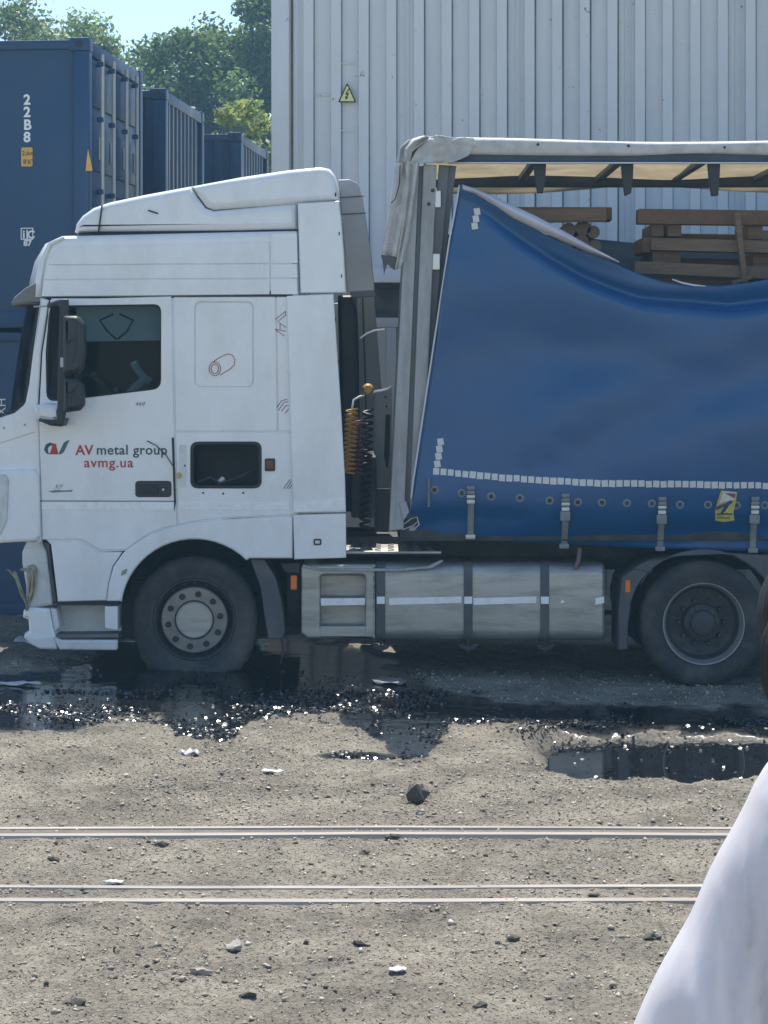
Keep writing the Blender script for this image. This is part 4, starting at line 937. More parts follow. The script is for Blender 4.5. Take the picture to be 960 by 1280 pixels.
tube('filler_strap', [W(726, 687)+Vector((0, .1, 0)), W(724, 700)+Vector((0, .05, 0)), W(720, 711)+Vector((0, .04, 0))], .016, mat('reddish_strap', (.20, .12, .10), .7), tank, 6)
# rear mudguard
mgd = PL('mudguard', [(773.5, 813), (774, 760), (778, 722), (800, 706), (812, 700), (850, 693), (900, 691), (960, 694), (995, 720), (995, 760)] + arc(880, 782, 97, 93, 5, 150, 20)[0:] + [(790, 752), (786, 780), (785, 813)], .03, .55, 'mudguard', bev=.012)
PL('side_lamp', rrect(782, 725.5, 788.5, 741, 1), .02, .03, 'amber', parent=mgd, bev=.005)
tube('mudguard_seam', [W(788, 712)+Vector((0, .03, 0)), W(803, 713)+Vector((0, .03, 0)), W(820, 720)+Vector((0, .03, 0))], .003, M['gasket'], mgd, 5)
# --- wheels: rim first (the part), tyre, nuts, hub as its sub-parts
TYR = [(.300, .045), (.302, .01), (.315, -.004), (.335, .0), (.36, -.012), (.40, -.018), (.43, -.010), (.448, .004), (.456, .012), (.470, .03), (.474, .06), (.475, .13), (.474, .2), (.470, .25), (.45, .275), (.40, .295), (.33, .29), (.300, .26)]
def tyre(c, parent, ground=None, bulge=0.0, r=.475):
    vs, fs = lathe_data(TYR, 96); k = r/.475; V = []
    for j, v in enumerate(vs):
        v = Vector(v); rr = math.hypot(v.x, v.z)
        if rr > .305: v.x *= 1+(k-1)*min(1, (rr-.305)/.1); v.z *= 1+(k-1)*min(1, (rr-.305)/.1)
        rr = math.hypot(v.x, v.z)
        if .462*k < rr and (j % 96) % 3 == 0: v.x *= .985; v.z *= .985
        p = v+Vector(c)
        if ground is not None:
            lim = ground; low = max(0, 1-(p.z-lim)/.28)
            sd = -1 if v.y < .13 else 1
            if .31 < rr: p.y += sd*bulge*low**2*max(0, math.sin(min(1, (rr-.31)/.15)*math.pi*.75)); p.x += v.x*.18*low**2*bulge/.06
            if p.z < lim: p.z = lim - .004
        V.append(p)
    return obj('tyre', V, fs, M['tyre'], parent, 40)
def nuts(c, rad, y, n_, parent, m, s=.017, l_=.03, ph=0):
    for k in range(n_):
        a = 2*math.pi*k/n_+ph; x, z = rad*math.cos(a), rad*math.sin(a)
        lathe('wheel_nut', [(0, -l_), (s*.7, -l_), (s, -l_*.75), (s, 0)], Vector(c)+Vector((x, y, z)), m, parent, 6 if s < .02 else 12, 20)
rc = Vector((W(880, 780, .02).x, .03, W(880, 780, .02).z))
def rear_wheel(c, full=True):
    w = lathe('wheel', [(.308, .03), (.309, .004), (.305, -.004), (.297, -.002), (.292, .012), (.286, .05), (.274, .075)], c, M['rim'], truck, 72)
    lathe('wheel_disc', [(.275, .07), (.262, .12), (.25, .15), (.20, .165), (.14, .165), (.138, .12), (.13, .095)], c, M['rim_dark'], w, 60)
    tyre(c, w, c.z-.466)
    if full:
        lathe('hub', [(.139, .15), (.136, .085), (.122, .07), (.095, .066), (.088, .03), (.06, .016), (0, .012)], c, M['rim_dark'], w, 40)
        nuts(c, .168, .162, 10, w, M['rim_dark'], .019, .05); nuts(c, .105, .068, 12, w, M['rim_dark'], .011, .02)
        for k in range(10):
            a = 2*math.pi*k/10+.3; x, z = .225*math.cos(a), .225*math.sin(a)
            vs, fs = lathe_data([(0, 0), (.02, 0), (.022, .006)], 12)
            obj('vent_hole', [Vector((q[0]*1.0, q[1], q[2])) + c+Vector((x, .149, z)) for q in vs], fs, M['ink'], w)
    return w
rear_wheel(rc); tyre(rc+Vector((0, .34, 0)), truck, rc.z-.466)
fc = Vector((W(243, 775, .06).x, .065, W(243, 775, .06).z)); fgz = W(243, 838, .06).z
fw = lathe('wheel', [(.306, .02), (.307, .002), (.300, -.005), (.292, .002), (.283, .03), (.272, .075), (.262, .085), (.25, .05), (.246, .012), (.24, .004), (.15, .004)], fc, M['rim_dark'], truck, 72)
tyre(fc, fw, fgz, .055, r=.475)
lathe('nut_cover', [(.245, .01), (.247, -.004), (.24, -.012), (.15, -.014), (.142, -.006), (.14, .01)], fc, M['silver'], fw, 60)
lathe('hub_cap', [(.139, .01), (.136, -.014), (.130, -.017), (.126, -.013), (.06, -.012), (0, -.012)], fc, M['alu'], fw, 48)
nuts(fc, .197, -.012, 10, fw, M['nut'], .022, .025, ph=.16)
for k in range(20):
    a = 2*math.pi*k/20; vs, fs = lathe_data([(0, 0), (.011, 0), (.012, .004)], 10)
    obj('vent_hole', [Vector(q)+fc+Vector((.276*math.cos(a), .05, .276*math.sin(a))) for q in vs], fs, M['ink'], fw)
for c in (rc, fc):
    for yy in ((CABW-.33, CABW-.67) if c is rc else (CABW-.33,)): tyre(Vector((c.x, yy, c.z)), truck, fgz if c is fc else c.z-.466)
# --- between cab and trailer: coiled air lines, bracket, dark cooler stack
def coil(name, px, y0, y1, turns, rpx, Y, m, r=.008):
    P = []
    for k in range(turns*10+1):
        f = k/(turns*10); a = 2*math.pi*k/10; w = W(px+ (f-.5)*-4, y0+(y1-y0)*f, Y)
        P.append(w+Vector((math.cos(a)*rpx, math.sin(a)*rpx, 0)))
    return tube(name, P, r, M[m], truck, 6)
coil('coiled_air_line', 438, 511, 592, 14, .042, .38, 'coil_y', .009); coil('coiled_air_line', 448, 525, 592, 12, .046, .52, 'coil_p', .010); coil('coiled_air_line', 458, 512, 660, 18, .035, .60, 'gasket', .012)
tube('air_line', [W(440, 511, .38), W(442, 500, .40), W(449, 496, .42), W(456, 494, .42)], .009, M['pale_hose'], truck, 6)
tube('air_line', [W(461, 493, .42), W(468, 489.5, .42), (W(476, 488.5, .42)), W(483, 487, .42), W(489, 483, .42)], .009, M['pale_hose'], truck, 6)
tube('air_line', [W(450, 423, .36), W(458, 417, .36), W(468, 413, .36), W(481, 411.5, .36)], .008, M['pale_hose'], truck, 6)
lathe('air_coupling', [(0, -.06), (.03, -.06), (.045, -.03), (.045, .03), (.02, .05)], W(460, 486.5, .42), M['coil_y'], truck, 16)
br = plate('line_bracket', [XZ(rounded([(468, 488), (490, 484), (489, 610), (467, 610)], 1), 1.25)], 1.25, .012, M['steel'], truck, .002)
plate('bracket_slot', [XZ(rounded([(482, 518), (488, 518), (487, 570), (484, 590), (480, 570)], 2), 1.244)], 1.244, .008, M['gasket'], br, .001)
for px, py in ((482, 496), (483, 508)): plate('bolt_hole', [XZ(arc(px, py, 1.5, 1.5, 0, 330, 8), 1.246)], 1.246, .006, M['ink'], br, .0005)
plate('bracket_foot', [XZ(rounded([(467, 611), (488, 611), (487, 665), (468, 665)], 1), 1.25)], 1.25, .03, M['steel_d'], truck, .003)
box('cooler_stack', W(437, 655)+Vector((0, .66, 0)), W(470, 575)+Vector((0, 1.8, 0)), M['chassis'], truck, .02)
box('fifth_wheel', (W(800, 0).x, .75, 1.0), (W(960, 0).x, 1.7, 1.09), M['chassis'], truck, .03)

# ------------------------------------------------------------------ curtain-sided trailer
TLX = W(960, 0).x+6.6; TW = 2.5; FZ = 1.18
trl = empty('curtain_trailer', (3.5, 1.25, 0), 'semi-trailer with a sagging torn blue side curtain and open top', 'trailer')
def TP(name, out, y, th, m, holes=(), parent=None, bev=.006, r=0, sm=30):
    lp = [XZ(rounded(out, r) if r else out, 0)] + [XZ(h, 0) for h in holes]
    return plate(name, lp, y, th, M[m] if isinstance(m, str) else m, parent or trl, bev, sm)
# leaning headboard with its corner posts
for y in (.0, TW-.09):
    TP('corner_post', [(510, 205), (524, 205), (505, 662), (486, 664)], y, .09, 'steel', bev=.008)
    TP('post_channel', [(524, 207), (529, 207), (512, 660), (505, 660)], y+.035, .05, 'steel_d', bev=.004)
    TP('corner_post', [(529, 206), (546, 206), (530, 600), (519, 664), (511, 664)], y+.004, .08, 'steel', bev=.008)
TP('headboard', [(520, 207), (534, 207), (514, 662), (498, 662)], .10, TW-.2, 'steel_d', bev=.006)
for px, py in ((536, 255), (541, 238)): TP('post_hole', arc(px, py, 2.4, 2.4, 0, 330, 10), -.002, .006, 'ink', bev=.0005)
TP('keeper_plate', rrect(543, 238, 551, 259, 1), .02, .02, 'alu_edge', bev=.003); TP('keeper_plate', rrect(540, 317, 550, 337, 1), .02, .02, 'alu_edge', bev=.003)
TP('slide_post', [(549, 205), (562, 206), (525, 640), (513, 660)], .06, .06, 'steel_d', bev=.006)
TP('slide_tube', [(562, 205), (571, 206), (545, 420), (535, 420)], .10, .05, 'steel_d', bev=.006)
TP('latch', rounded([(499, 628), (508, 626), (512, 640), (504, 652)], 2), -.02, .03, 'steel', bev=.006)
for k, pts in enumerate((((505, 655), (514, 648), (521, 646), (524, 655), (518, 662)), ((503, 662), (516, 657), (522, 652)))): tube('latch_wire', [W(x, y)+Vector((0, -.025, 0)) for x, y in pts], .005, M['buckle'], trl, 6)
box('latch_block', W(508, 657)+Vector((0, -.02, 0)), W(521, 641)+Vector((0, .03, 0)), M['black'], trl, .006)
# floor frame
box('floor', (W(505, 0).x, .04, FZ-.04), (TLX, TW-.04, FZ), M['wood_d'], trl)
for y in (.02, TW-.06): box('side_rail', (W(500, 0).x, y, FZ-.16), (TLX, y+.04, FZ+.01), M['chassis'], trl, .005)
for y in (.85, 1.55): box('main_beam', (W(640, 0).x, y, .98), (TLX, y+.12, FZ-.05), M['chassis'], trl)
box('kingpin_plate', (W(520, 0).x, .5, FZ-.12), (W(900, 0).x, TW-.5, FZ-.045), M['chassis'], trl)
box('rear_frame', (TLX-.1, .0, FZ-.16), (TLX, .12, 4.0), M['steel'], trl, .01); box('rear_frame', (TLX-.1, TW-.12, FZ-.16), (TLX, TW, 4.0), M['steel'], trl, .01)
box('rear_frame', (TLX-.1, .13, 3.88), (TLX, TW-.13, 4.0), M['steel'], trl, .01)
for k in range(3):                                             # bogie, out of frame to the right
    c = Vector((TLX-3.6+k*1.31, .03, rc.z+.0)); w = lathe('wheel', [(.308, .03), (.305, -.004), (.292, .012), (.262, .10), (.20, .12), (.1, .10), (0, .09)], c, M['rim'], trl, 40)
    tyre(c, w, c.z-.466); tyre(Vector((c.x, TW-.3, c.z)), trl, c.z-.466)
    box('axle', (c.x-.06, .2, c.z-.06), (c.x+.06, TW-.2, c.z+.06), M['chassis'], trl)
box('bogie_frame', (TLX-4.4, .6, .62), (TLX-.4, 1.9, .98), M['chassis'], trl, .02)
# roof: near and far rails, alloy edge, sagging translucent sheet
zt, zb = W(0, 183).z, W(0, 202.5).z
for y in (.0, TW-.09):
    box('roof_rail', (W(512, 0).x, y, zb), (TLX, y+.09, zt), M['roof_rail'], trl, .01)
box('rail_lip', (W(560, 0).x, -.012, zb-.013), (TLX, .03, zb-.001), M['alu_edge'], trl, .003)
hem = []
xs = np.arange(W(556, 0).x, TLX, .06)
for k, f in enumerate((0, .3, .55, .8, 1)):
    hem.append([(x, -.014-.010*math.sin(f*math.pi)-.006*float(vnoise(x*2.3, k, 5)), W(0, 174.2+(x-W(556, 0).x)*1.1).z - f*(.082+.035*float(vnoise(x*1.7, 0, 8)))+.012*math.sin(x*2.3)*(1-f)) for x in xs])
hm = grid('roof_hem', hem, M['tarp_w'], trl, 60, .006)
for px in (672, 785, 905, 1020, 1140): TP('hem_rivet', arc(px, 181+(px-672)*.016, 1.8, 1.8, 0, 330, 8), -.035, .012, 'ink', parent=hm, bev=.001)
P = []
ys = np.linspace(.01, TW-.01, 22); xs = np.arange(W(540, 0).x, TLX-.05, .08)
for i, y in enumerate(ys):
    f = i/21
    P.append([(x, y, 4.005-.06*math.sin(f*math.pi)*(.6+.4*math.sin(x*5.6)) - .03*float(vnoise(x*2.2, y*2.2, 4)) - .10*f**3*(.7+.3*math.sin(x*2.8+1))) for x in xs])
grid('roof_sheet', P, M['roof_tarp'], trl, 70, .004)
P = []
for k in range(6):
    f = k/5; P.append([(x, TW+.01+.008*math.sin(x*7+k), 3.90-f*(.075+.03*math.sin(x*2.1)+.02*float(vnoise(x*3, 1, 3)))) for x in xs])
grid('roof_sheet_flap', P, M['roof_tarp'], trl, 70, .004)
for k, px in enumerate((676, 786, 895, 1010, 1130, 1260)):
    TP('roof_carriage', rounded([(px-8, 202), (px+8, 202), (px+7, 225), (px+4+k*.8, 240+3*(k == 2)), (px-3, 240+4*(k > 0)), (px-6, 225)], 1.5), .10, .05, 'black', bev=.008)
    box('roof_bow', (W(px, 0).x-.03, .12, 3.885), (W(px, 0).x+.03, TW-.1, 3.93), M['steel_d'], trl, .006)
# torn roof cloth bunched over the front corner
def ruffle(name, L, Rr, n=26, mcols=12, amp=.03, y0=0.0, seed=0, m='tarp_w'):
    P = []
    for i in range(n):
        f = i/(n-1); a = interp(f, [(k/(len(L)-1), p[0]) for k, p in enumerate(L)]), interp(f, [(k/(len(L)-1), p[1]) for k, p in enumerate(L)])
        b_ = interp(f, [(k/(len(Rr)-1), p[0]) for k, p in enumerate(Rr)]), interp(f, [(k/(len(Rr)-1), p[1]) for k, p in enumerate(Rr)])
        row = []
        for j in range(mcols):
            g = j/(mcols-1); x = a[0]+(b_[0]-a[0])*g; y = a[1]+(b_[1]-a[1])*g
            off = amp*(math.sin(g*9+seed+f*3)+.7*float(fbm(np.array(g*4+seed), np.array(f*5), seed, 3)))
            row.append(W(x, y)+Vector((0, y0+off, 0)))
        P.append(row)
    return grid(name, P, M[m], trl, 60, .006)
ruffle('torn_flap', [(497, 196), (492, 222), (487, 262), (477, 318)], [(511, 200), (508, 230), (505, 270), (497, 322)], amp=.022, y0=-.03, seed=1)
ruffle('torn_flap', [(506, 200), (508, 232), (504, 280), (494, 338)], [(523, 204), (519, 240), (512, 290), (505, 330)], amp=.02, y0=-.05, seed=3, m='tarp_w')
TP('flap_underside', [(476, 318), (497, 321), (493, 338), (484, 330), (480, 344), (478, 326)], -.01, .02, 'mudguard', bev=.002)
ruffle('bunched_cloth', [(496, 204), (500, 186), (510, 176), (525, 171)], [(512, 204), (515, 190), (528, 180), (545, 172)], amp=.03, y0=-.06, seed=5, n=20)
ruffle('bunched_cloth', [(511, 206), (520, 190), (530, 175), (545, 171)], [(566, 204), (585, 196), (594, 184), (592, 174)], amp=.035, y0=-.07, seed=7, n=24, mcols=24)
tube('flap_cord', [W(500, 208)+Vector((0, -.10, 0)), W(499, 232)+Vector((0, -.12, 0)), W(494, 250)+Vector((0, -.12, 0)), W(489, 255)+Vector((0, -.1, 0))], .004, M['gasket'], trl, 5)
# --- the curtain: a hanging sheet whose upper edge has come off its runners
TOP = [(575, 232), (600, 246), (640, 268), (690, 296), (730, 314), (770, 329), (800, 342), (830, 352), (860, 357), (900, 358), (940, 353), (980, 345), (1060, 322), (1140, 296), (1240, 275), (1400, 250), (1700, 225), (2200, 215)]
RIDGE = [(575, 246), (600, 268), (640, 300), (690, 333), (730, 355), (770, 371), (800, 381), (830, 383.5), (870, 386), (910, 390), (960, 384), (1000, 375), (1060, 352), (1140, 325), (1240, 300), (1400, 275), (2200, 240)]
BOT = [(512, 664), (560, 670), (620, 675), (700, 680), (800, 685), (960, 690), (1200, 694), (2200, 696)]
LEFT = [(232, 575.5), (300, 563), (400, 548), (500, 533), (600, 518), (640, 513), (668, 522)]
def curtain_off(px, py, te, rd):
    """distance the cloth stands out from the trailer side (metres, positive towards the yard)"""
    v = (py-te)/np.maximum(1, 690-te)
    q = (py-rd)
    ledge = .045*np.exp(-(np.minimum(q, 0)/20.0)**2)*np.where(q < 0, 1, 0) + np.where(q >= 0, .045*np.exp(-(q/70)**2), 0)
    hem = .035*np.exp(-((py-te)/10)**2)*(1-np.exp(-((px-828)/70)**2))
    sx = np.clip((px-590)/120, 0, 1)
    scoop = -.055*np.exp(-((py-(rd-9))/9)**2)*sx
    step = (.065+.03*np.exp(-((px-828)/42)**2))*sst(-7, 6, q)*sx*np.exp(-np.maximum(q, 0)/170)
    bl = .07*np.sin(np.clip(v, 0, 1)*math.pi)
    fold = .05*np.sin((px*.55+py*1.35-560)/88.0)*sst(.12, .35, v)*sst(1.0, .78, v)
    fold = fold+.007*np.sin((px*.25-py*1.6+200)/47.0+1.2*np.sin(px/160))*sst(.1, .4, v)*sst(1.05, .8, v)
    fold = fold+.018*fbm((px+py)/190.0, (py-.45*px)/85.0, 51, 3)*sst(.05, .3, v)
    dd = py-(562-.42*(px-720)); fold = fold+(-.022*np.exp(-(dd/36)**2)+.02*np.exp(-((dd+60)/40)**2))*sst(610, 720, px)*sst(1.0, .85, v)
    low = .016*np.sin((py-610)/11+px/70)*sst(.86, .93, v)+.010*fbm(px/40, py/14, 61, 3)*sst(.85, .93, v)
    return .02+hem+scoop+step*.9+bl*.6+fold*.75+low-.09*sst(.84, 1.0, v)+ledge*.2
def curtain_pt(px, py):
    te, rd = interp(px, TOP), interp(px, RIDGE); return curtain_off(np.asarray(px, float), np.asarray(py, float), te, rd)
def CP(px, py, lift=.0):
    w = W(px, py); w.y = -float(curtain_pt(px, py))-lift; return w
cols = np.concatenate([np.linspace(0, 1, 111)]); pxr = 960+6.5*168
P = []
rows = np.concatenate([np.linspace(0, .22, 34), np.linspace(.22, 1, 62)[1:]])
U = np.concatenate([np.linspace(0, 1, 116)[:-1], np.linspace(1, (pxr-575)/(1010-575), 70)])
for v in rows:
    row = []
    for u in U:
        xt = 575+u*435                                         # column at the top edge; leans to the left edge lower down
        te = float(interp(xt, TOP)); be = float(interp(xt, BOT)); py = te+(be-te)*v
        xl = float(interp(py, LEFT)); k = math.exp(-u*3.2); px = xt+(xl-575)*k
        row.append(CP(px, py))
    P.append(row)
cur = grid('side_curtain', P, M['curtain'], trl, 180)
md = cur.modifiers.new('thickness', 'SOLIDIFY'); md.thickness = .006; md.offset = -1
tube('curtain_edge_cord', [W(x, y)+Vector((0, -.055, 0)) for y, x in ((232, 574), (300, 561.5), (400, 546.5), (500, 531.5), (600, 516.5), (622, 514))], .007, M['curtain_in'], trl, 6)
# white lining of the turned-over hem
A = [(577, 232), (590, 236), (610, 244), (640, 258), (670, 272), (700, 288), (735, 308), (772, 328)]
B = [(578, 238), (592, 243), (612, 254), (640, 273), (670, 288), (700, 301), (735, 316), (772, 329)]
P = [[W(a[0], a[1])+Vector((0, -.10, 0)) for a in A], [W((a[0]+c[0])/2, (a[1]+c[1])/2)+Vector((0, -.125, 0)) for a, c in zip(A, B)], [W(c[0], c[1])+Vector((0, -.10, 0)) for c in B]]
grid('turned_hem', P, M['curtain_in'], trl, 60, .005)
P = [[W(x, y)+Vector((0, -.1, 0)) for x, y in ((838, 349), (850, 353), (865, 356), (880, 358))], [W(x, y)+Vector((0, -.11, 0)) for x, y in ((838, 350.5), (850, 355), (865, 358), (880, 358.6))]]
grid('turned_hem', P, M['curtain_in'], trl, 60, .004)
# reflective squares: one mesh, each its own object lying on the cloth
bm = bmesh.new(); add_box(bm, (-.023, -.002, -.025), (.023, .002, .025), .0015); me_sq = bpy.data.meshes.new('reflector'); bm.to_mesh(me_sq); bm.free(); me_sq.materials.append(M['refl'])
def on_cloth(me, name, px, py, tiltz=0.0, lift=.006, sc=1.0):
    o = bpy.data.objects.new(name, me); link(o, trl); p = CP(px, py, lift)
    a, c = CP(px, py-5), CP(px, py+5); b1, b2 = CP(px-5, py), CP(px+5, py)
    zx = (a-c).normalized(); xx = (b2-b1).normalized(); yy = zx.cross(xx).normalized(); xx = yy.cross(zx).normalized()
    m = Matrix((xx, yy, zx)).transposed().to_4x4() @ Matrix.Rotation(tiltz, 4, 'Y'); m.translation = p
    o.matrix_basis = m @ Matrix.Scale(sc, 4); return o
for i in range(60):
    px = 545+9.1*i
    py = float(interp(px, [(545, 589), (620, 596), (700, 601), (760, 603.5), (830, 604), (960, 606.5), (1100, 607)]))+random.uniform(-.5, .5)
    on_cloth(me_sq, 'reflector', px, py, R(random.uniform(-4, 4)+(4 if px < 700 else 0)), sc=random.uniform(.93, 1.03))
for px, py in ((550.5, 552), (549, 561), (548, 570), (546.5, 579.5)): on_cloth(me_sq, 'reflector', px, py, R(-8))
for px, py in ((596, 265), (594.5, 274), (593, 283)): on_cloth(me_sq, 'reflector', px, py, R(-8), lift=.012)
# eyelets
vs, fs = lathe_data([(.016, .002), (.017, -.004), (.023, -.006), (.031, -.003), (.032, .002)], 20)
me_e = bpy.data.meshes.new('eyelet'); me_e.from_pydata(vs, [], fs); smooth(me_e); me_e.materials.append(M['strap'])
vs, fs = lathe_data([(0, 0), (.017, 0), (.018, .001)], 14); me_h = bpy.data.meshes.new('eyelet_hole'); me_h.from_pydata(vs, [], fs); me_h.materials.append(M['ink'])
for px, py in ((543, 612), (577, 616), (613.5, 620), (649, 622), (686, 625), (721, 627), (751, 627.5), (782, 628), (813, 628.5), (848, 630), (883, 630), (919, 631), (954, 631), (990, 631), (1026, 632)):
    e = on_cloth(me_e, 'eyelet', px, py, lift=.004); h = bpy.data.objects.new('eyelet_hole', me_h); col.objects.link(h); h.parent = e; h.location = (0, -.002, 0)
TP('edge_tab', rrect(534, 597, 537.5, 633, 1), -.09, .02, 'steel_d', bev=.004)
# tensioning straps with buckles
def strap(px, y0, y1, short=False):
    n_ = 14; P = []
    for i in range(n_):
        py = y0+(y1-y0)*i/(n_-1); P.append([CP(px+dx, py, .016)+Vector(((1 if i % 3 else .3)*.002, 0, 0)) for dx in (-4, 0, 4)])
    s = grid('tension_strap', P, M['strap'], trl, 60, .005)
    for dy, h, w_, mm in ((0, 4, 5, 'strap'), (6, 4, 5, 'strap'), (11, 4, 5.2, 'buckle'), (17, 4.5, 4.8, 'refl')):
        a = CP(px-w_, y0+dy+h, .03); c = CP(px+w_, y0+dy, .03); box('buckle', (a.x, min(a.y, c.y)-.008, a.z), (c.x, max(a.y, c.y)+.012, c.z), M[mm], s, .003)
    a = CP(px-6, y1+1, .03); c = CP(px+6, y1-5, .03); box('hook', (a.x, min(a.y, c.y)-.01, a.z), (c.x, max(a.y, c.y)+.012, c.z), M['buckle' if short else 'strap'], s, .004)
    if not short:
        a = CP(px-6.5, y0+34, .03); c = CP(px+6, y0+22, .03); box('ratchet', (a.x, min(a.y, c.y)-.012, a.z), (c.x, max(a.y, c.y)+.014, c.z), M['strap'], s, .008)
strap(588, 607, 673, True); strap(705.5, 616, 685); strap(825.5, 620, 688); strap(941.5, 620, 690); strap(1060, 622, 691)
# torn hazard sticker on the curtain
def flat_on_cloth(name, pts, m, lift):
    P = [CP(x, y, lift) for x, y in pts]; o = obj(name, P, [tuple(range(len(P)))], m, trl); q = o.modifiers.new('t', 'SOLIDIFY'); q.thickness = .002; return o
M['st_y'] = mat('faded_yellow_sticker', (.52, .46, .13), .5, var=.15, scale=14); M['st_r'] = mat('faded_red_sticker', (.30, .055, .09), .5, var=.15, scale=14); M['st_p'] = mat('faded_violet_stripe', (.09, .07, .13), .5)
flat_on_cloth('sticker', [(899, 612), (919, 614), (918, 624), (915, 640), (917, 650), (904, 652), (893, 650), (892, 638), (895, 624)], M['st_y'], .012)
flat_on_cloth('sticker_panel', [(902, 613.5), (917.5, 615), (917, 623), (897, 628), (899, 620)], M['label_w'], .0155)
flat_on_cloth('sticker_panel', [(903, 615), (917, 616), (916, 622), (910, 619)], M['st_r'], .018)
flat_on_cloth('sticker_stripe', [(894, 632), (913, 625), (913, 628), (893, 637)], M['st_p'], .0165)
w = CP(894.6, 643, .017); lettering('ATTENTION', w.x, w.z, w.y, .020, M['ink'], trl, 'sticker_lettering', bold=.0008)
w = CP(895, 647.6, .017); lettering('ANGLES', w.x, w.z, w.y, .026, mat('green_print', (.06, .16, .05), .5), trl, 'sticker_lettering', bold=.0008)
# far curtain, lower
P = []
for i in range(16):
    f = i/15; P.append([(x, TW+.02+.03*math.sin(x*3+f*4), FZ-.1+f*(3.50-FZ+.06*math.sin(x*1.7))) for x in np.linspace(W(545, 0).x, TLX-.1, 70)])
grid('side_curtain', P, M['curtain'], trl, 180, .006)

# ------------------------------------------------------------------ timber cargo
def beam(name, a, c, h, d, m, parent, jit=0):
    """squared timber between two photo points at depth a[2]"""
    p, q = W(a[0], a[1], a[2]), W(c[0], c[1], c[2])
    bm = bmesh.new(); L = (q-p).length; add_box(bm, (0, -d/2, -h/2), (L, d/2, h/2), .008)
    rot = Vector((1, 0, 0)).rotation_difference((q-p).normalized()).to_matrix().to_4x4()
    for v in bm.verts: v.co += Vector((0, random.uniform(-1, 1), random.uniform(-1, 1)))*.004
    bm.transform(Matrix.Translation(p) @ rot); return from_bm(name, bm, M[m], parent, 40)
def log_end(px, py, Y, r, m, parent, ln=.6):
    p = W(px, py, Y); n_ = 14
    vs, fs = tube_data([p, p+Vector((0, ln, 0))], [r, r*.95], n_); return obj('block', vs, fs, M[m], parent, 40)
crate = empty('timber_crate', (1.9, .9, FZ), 'big boarded timber crate low in the trailer behind the curtain', 'crate')
x0, x1 = W(600, 0).x, W(1240, 0).x; z1 = W(0, 362, .7).z
for k in range(7):
    a = FZ+.02+k*(z1-FZ-.02)/7; box('board', (x0, .55, a), (x1, .58, a+(z1-FZ)/7-.02), M['wood_d'], crate, .004)
box('lid', (x0, .55, z1), (x1, 2.2, z1+.03), M['wood_d'], crate); box('back', (x0, 2.17, FZ), (x1, 2.2, z1), M['wood_d'], crate); box('back', (x0, .6, FZ), (x0+.03, 2.16, z1), M['wood_d'], crate); box('back', (x1-.03, .6, FZ), (x1, 2.16, z1), M['wood_d'], crate)
tl = empty('timber_stack', W(700, 360, .7), 'short timber beam resting on log ends at the front of the load', 'timber')
beam('beam', (632, 271, .6), (757, 269, .6), .10, .14, 'wood', tl); beam('beam', (640, 268, 1.1), (764, 268, 1.1), .11, .14, 'wood_d', tl); beam('beam', (650, 346, .75), (765, 346, .75), .10, .2, 'wood_d', tl); beam('beam', (655, 326, .8), (760, 326, .8), .10, .2, 'wood_d', tl)
for px, py, r in ((711, 287, .055), (729, 285, .06), (742, 290, .05), (727, 303, .06), (708, 305, .05), (744, 308, .05), (735, 318, .05)): log_end(px, py, .66, r, 'wood', tl)
pr_ = empty('timber_stack', W(880, 362, .7), 'tall stack of squared timbers with a leaning stick, under the roof carriages', 'timber')
for (a, c, h, d, m, Y) in (((796, 271), (1110, 275), .115, .16, 'wood_d', .62), ((813, 305), (1100, 313), .095, .12, 'wood', .56), ((792, 334), (1100, 348), .095, .12, 'wood', .54), ((800, 352), (1100, 360), .07, .3, 'wood_d', .75), ((805, 300), (1090, 304), .10, .14, 'wood_d', 1.2), ((800, 330), (1090, 334), .10, .14, 'wood_d', 1.3)):
    beam('beam', (*a, Y), (*c, Y), h, d, m, pr_)
for px, py, r in ((843, 287, .055), (826, 321, .065), (843, 323, .05), (822, 288, .05), (944, 290, .06), (952, 328, .07), (813, 306, .06), (960, 296, .05)):
    p = W(px, py, .66); bm = bmesh.new(); add_box(bm, (p.x-r, .66, p.z-r), (p.x+r, 1.3, p.z+r), .012); from_bm('block', bm, M['wood'], pr_, 40)
beam('stick', (921, 266, .46), (931, 354, .44), .045, .035, 'wood', pr_); beam('stick', (915, 354, .44), (940, 346, .44), .03, .04, 'wood', pr_)
o = box('alloy_bar', W(590, 253, 1.6), W(688, 256.5, 1.6)+Vector((0, .05, 0)), M['alu_edge'], tl, .004); bpy.data.objects.remove(o)

# ------------------------------------------------------------------ bystander in a white shirt, seen from behind
PY = -12.5; pz = float(ground_z(np.array([.95]), np.array([PY]))[0])
per = empty('person', (.95, PY, pz), 'person with dark hair in a loose white shirt, standing in the yard', 'person')
def skinned(name, V, E, rad, m, sub=2, root=0):
    me = bpy.data.meshes.new(name); me.from_pydata([tuple(v) for v in V], E, []); o = bpy.data.objects.new(name, me); col.objects.link(o)
    s = o.modifiers.new('skin', 'SKIN'); o.modifiers.new('sub', 'SUBSURF').levels = sub; o.modifiers['sub'].render_levels = sub
    for i, r in enumerate(rad):
        sv = me.skin_vertices[0].data[i]; sv.radius = r if isinstance(r, tuple) else (r, r); sv.use_root = (i == root)
    dg = bpy.context.evaluated_depsgraph_get(); m2_ = bpy.data.meshes.new_from_object(o.evaluated_get(dg)); bpy.data.objects.remove(o)
    m2_.name = name; smooth(m2_, 180); m2_.materials.append(m); return m2_
X0 = .945
sh = Vector((.835, PY, pz+1.33)); el = Vector((.715, PY-.01, pz+1.05)); wr = Vector((.62, PY+.02, pz+.80))
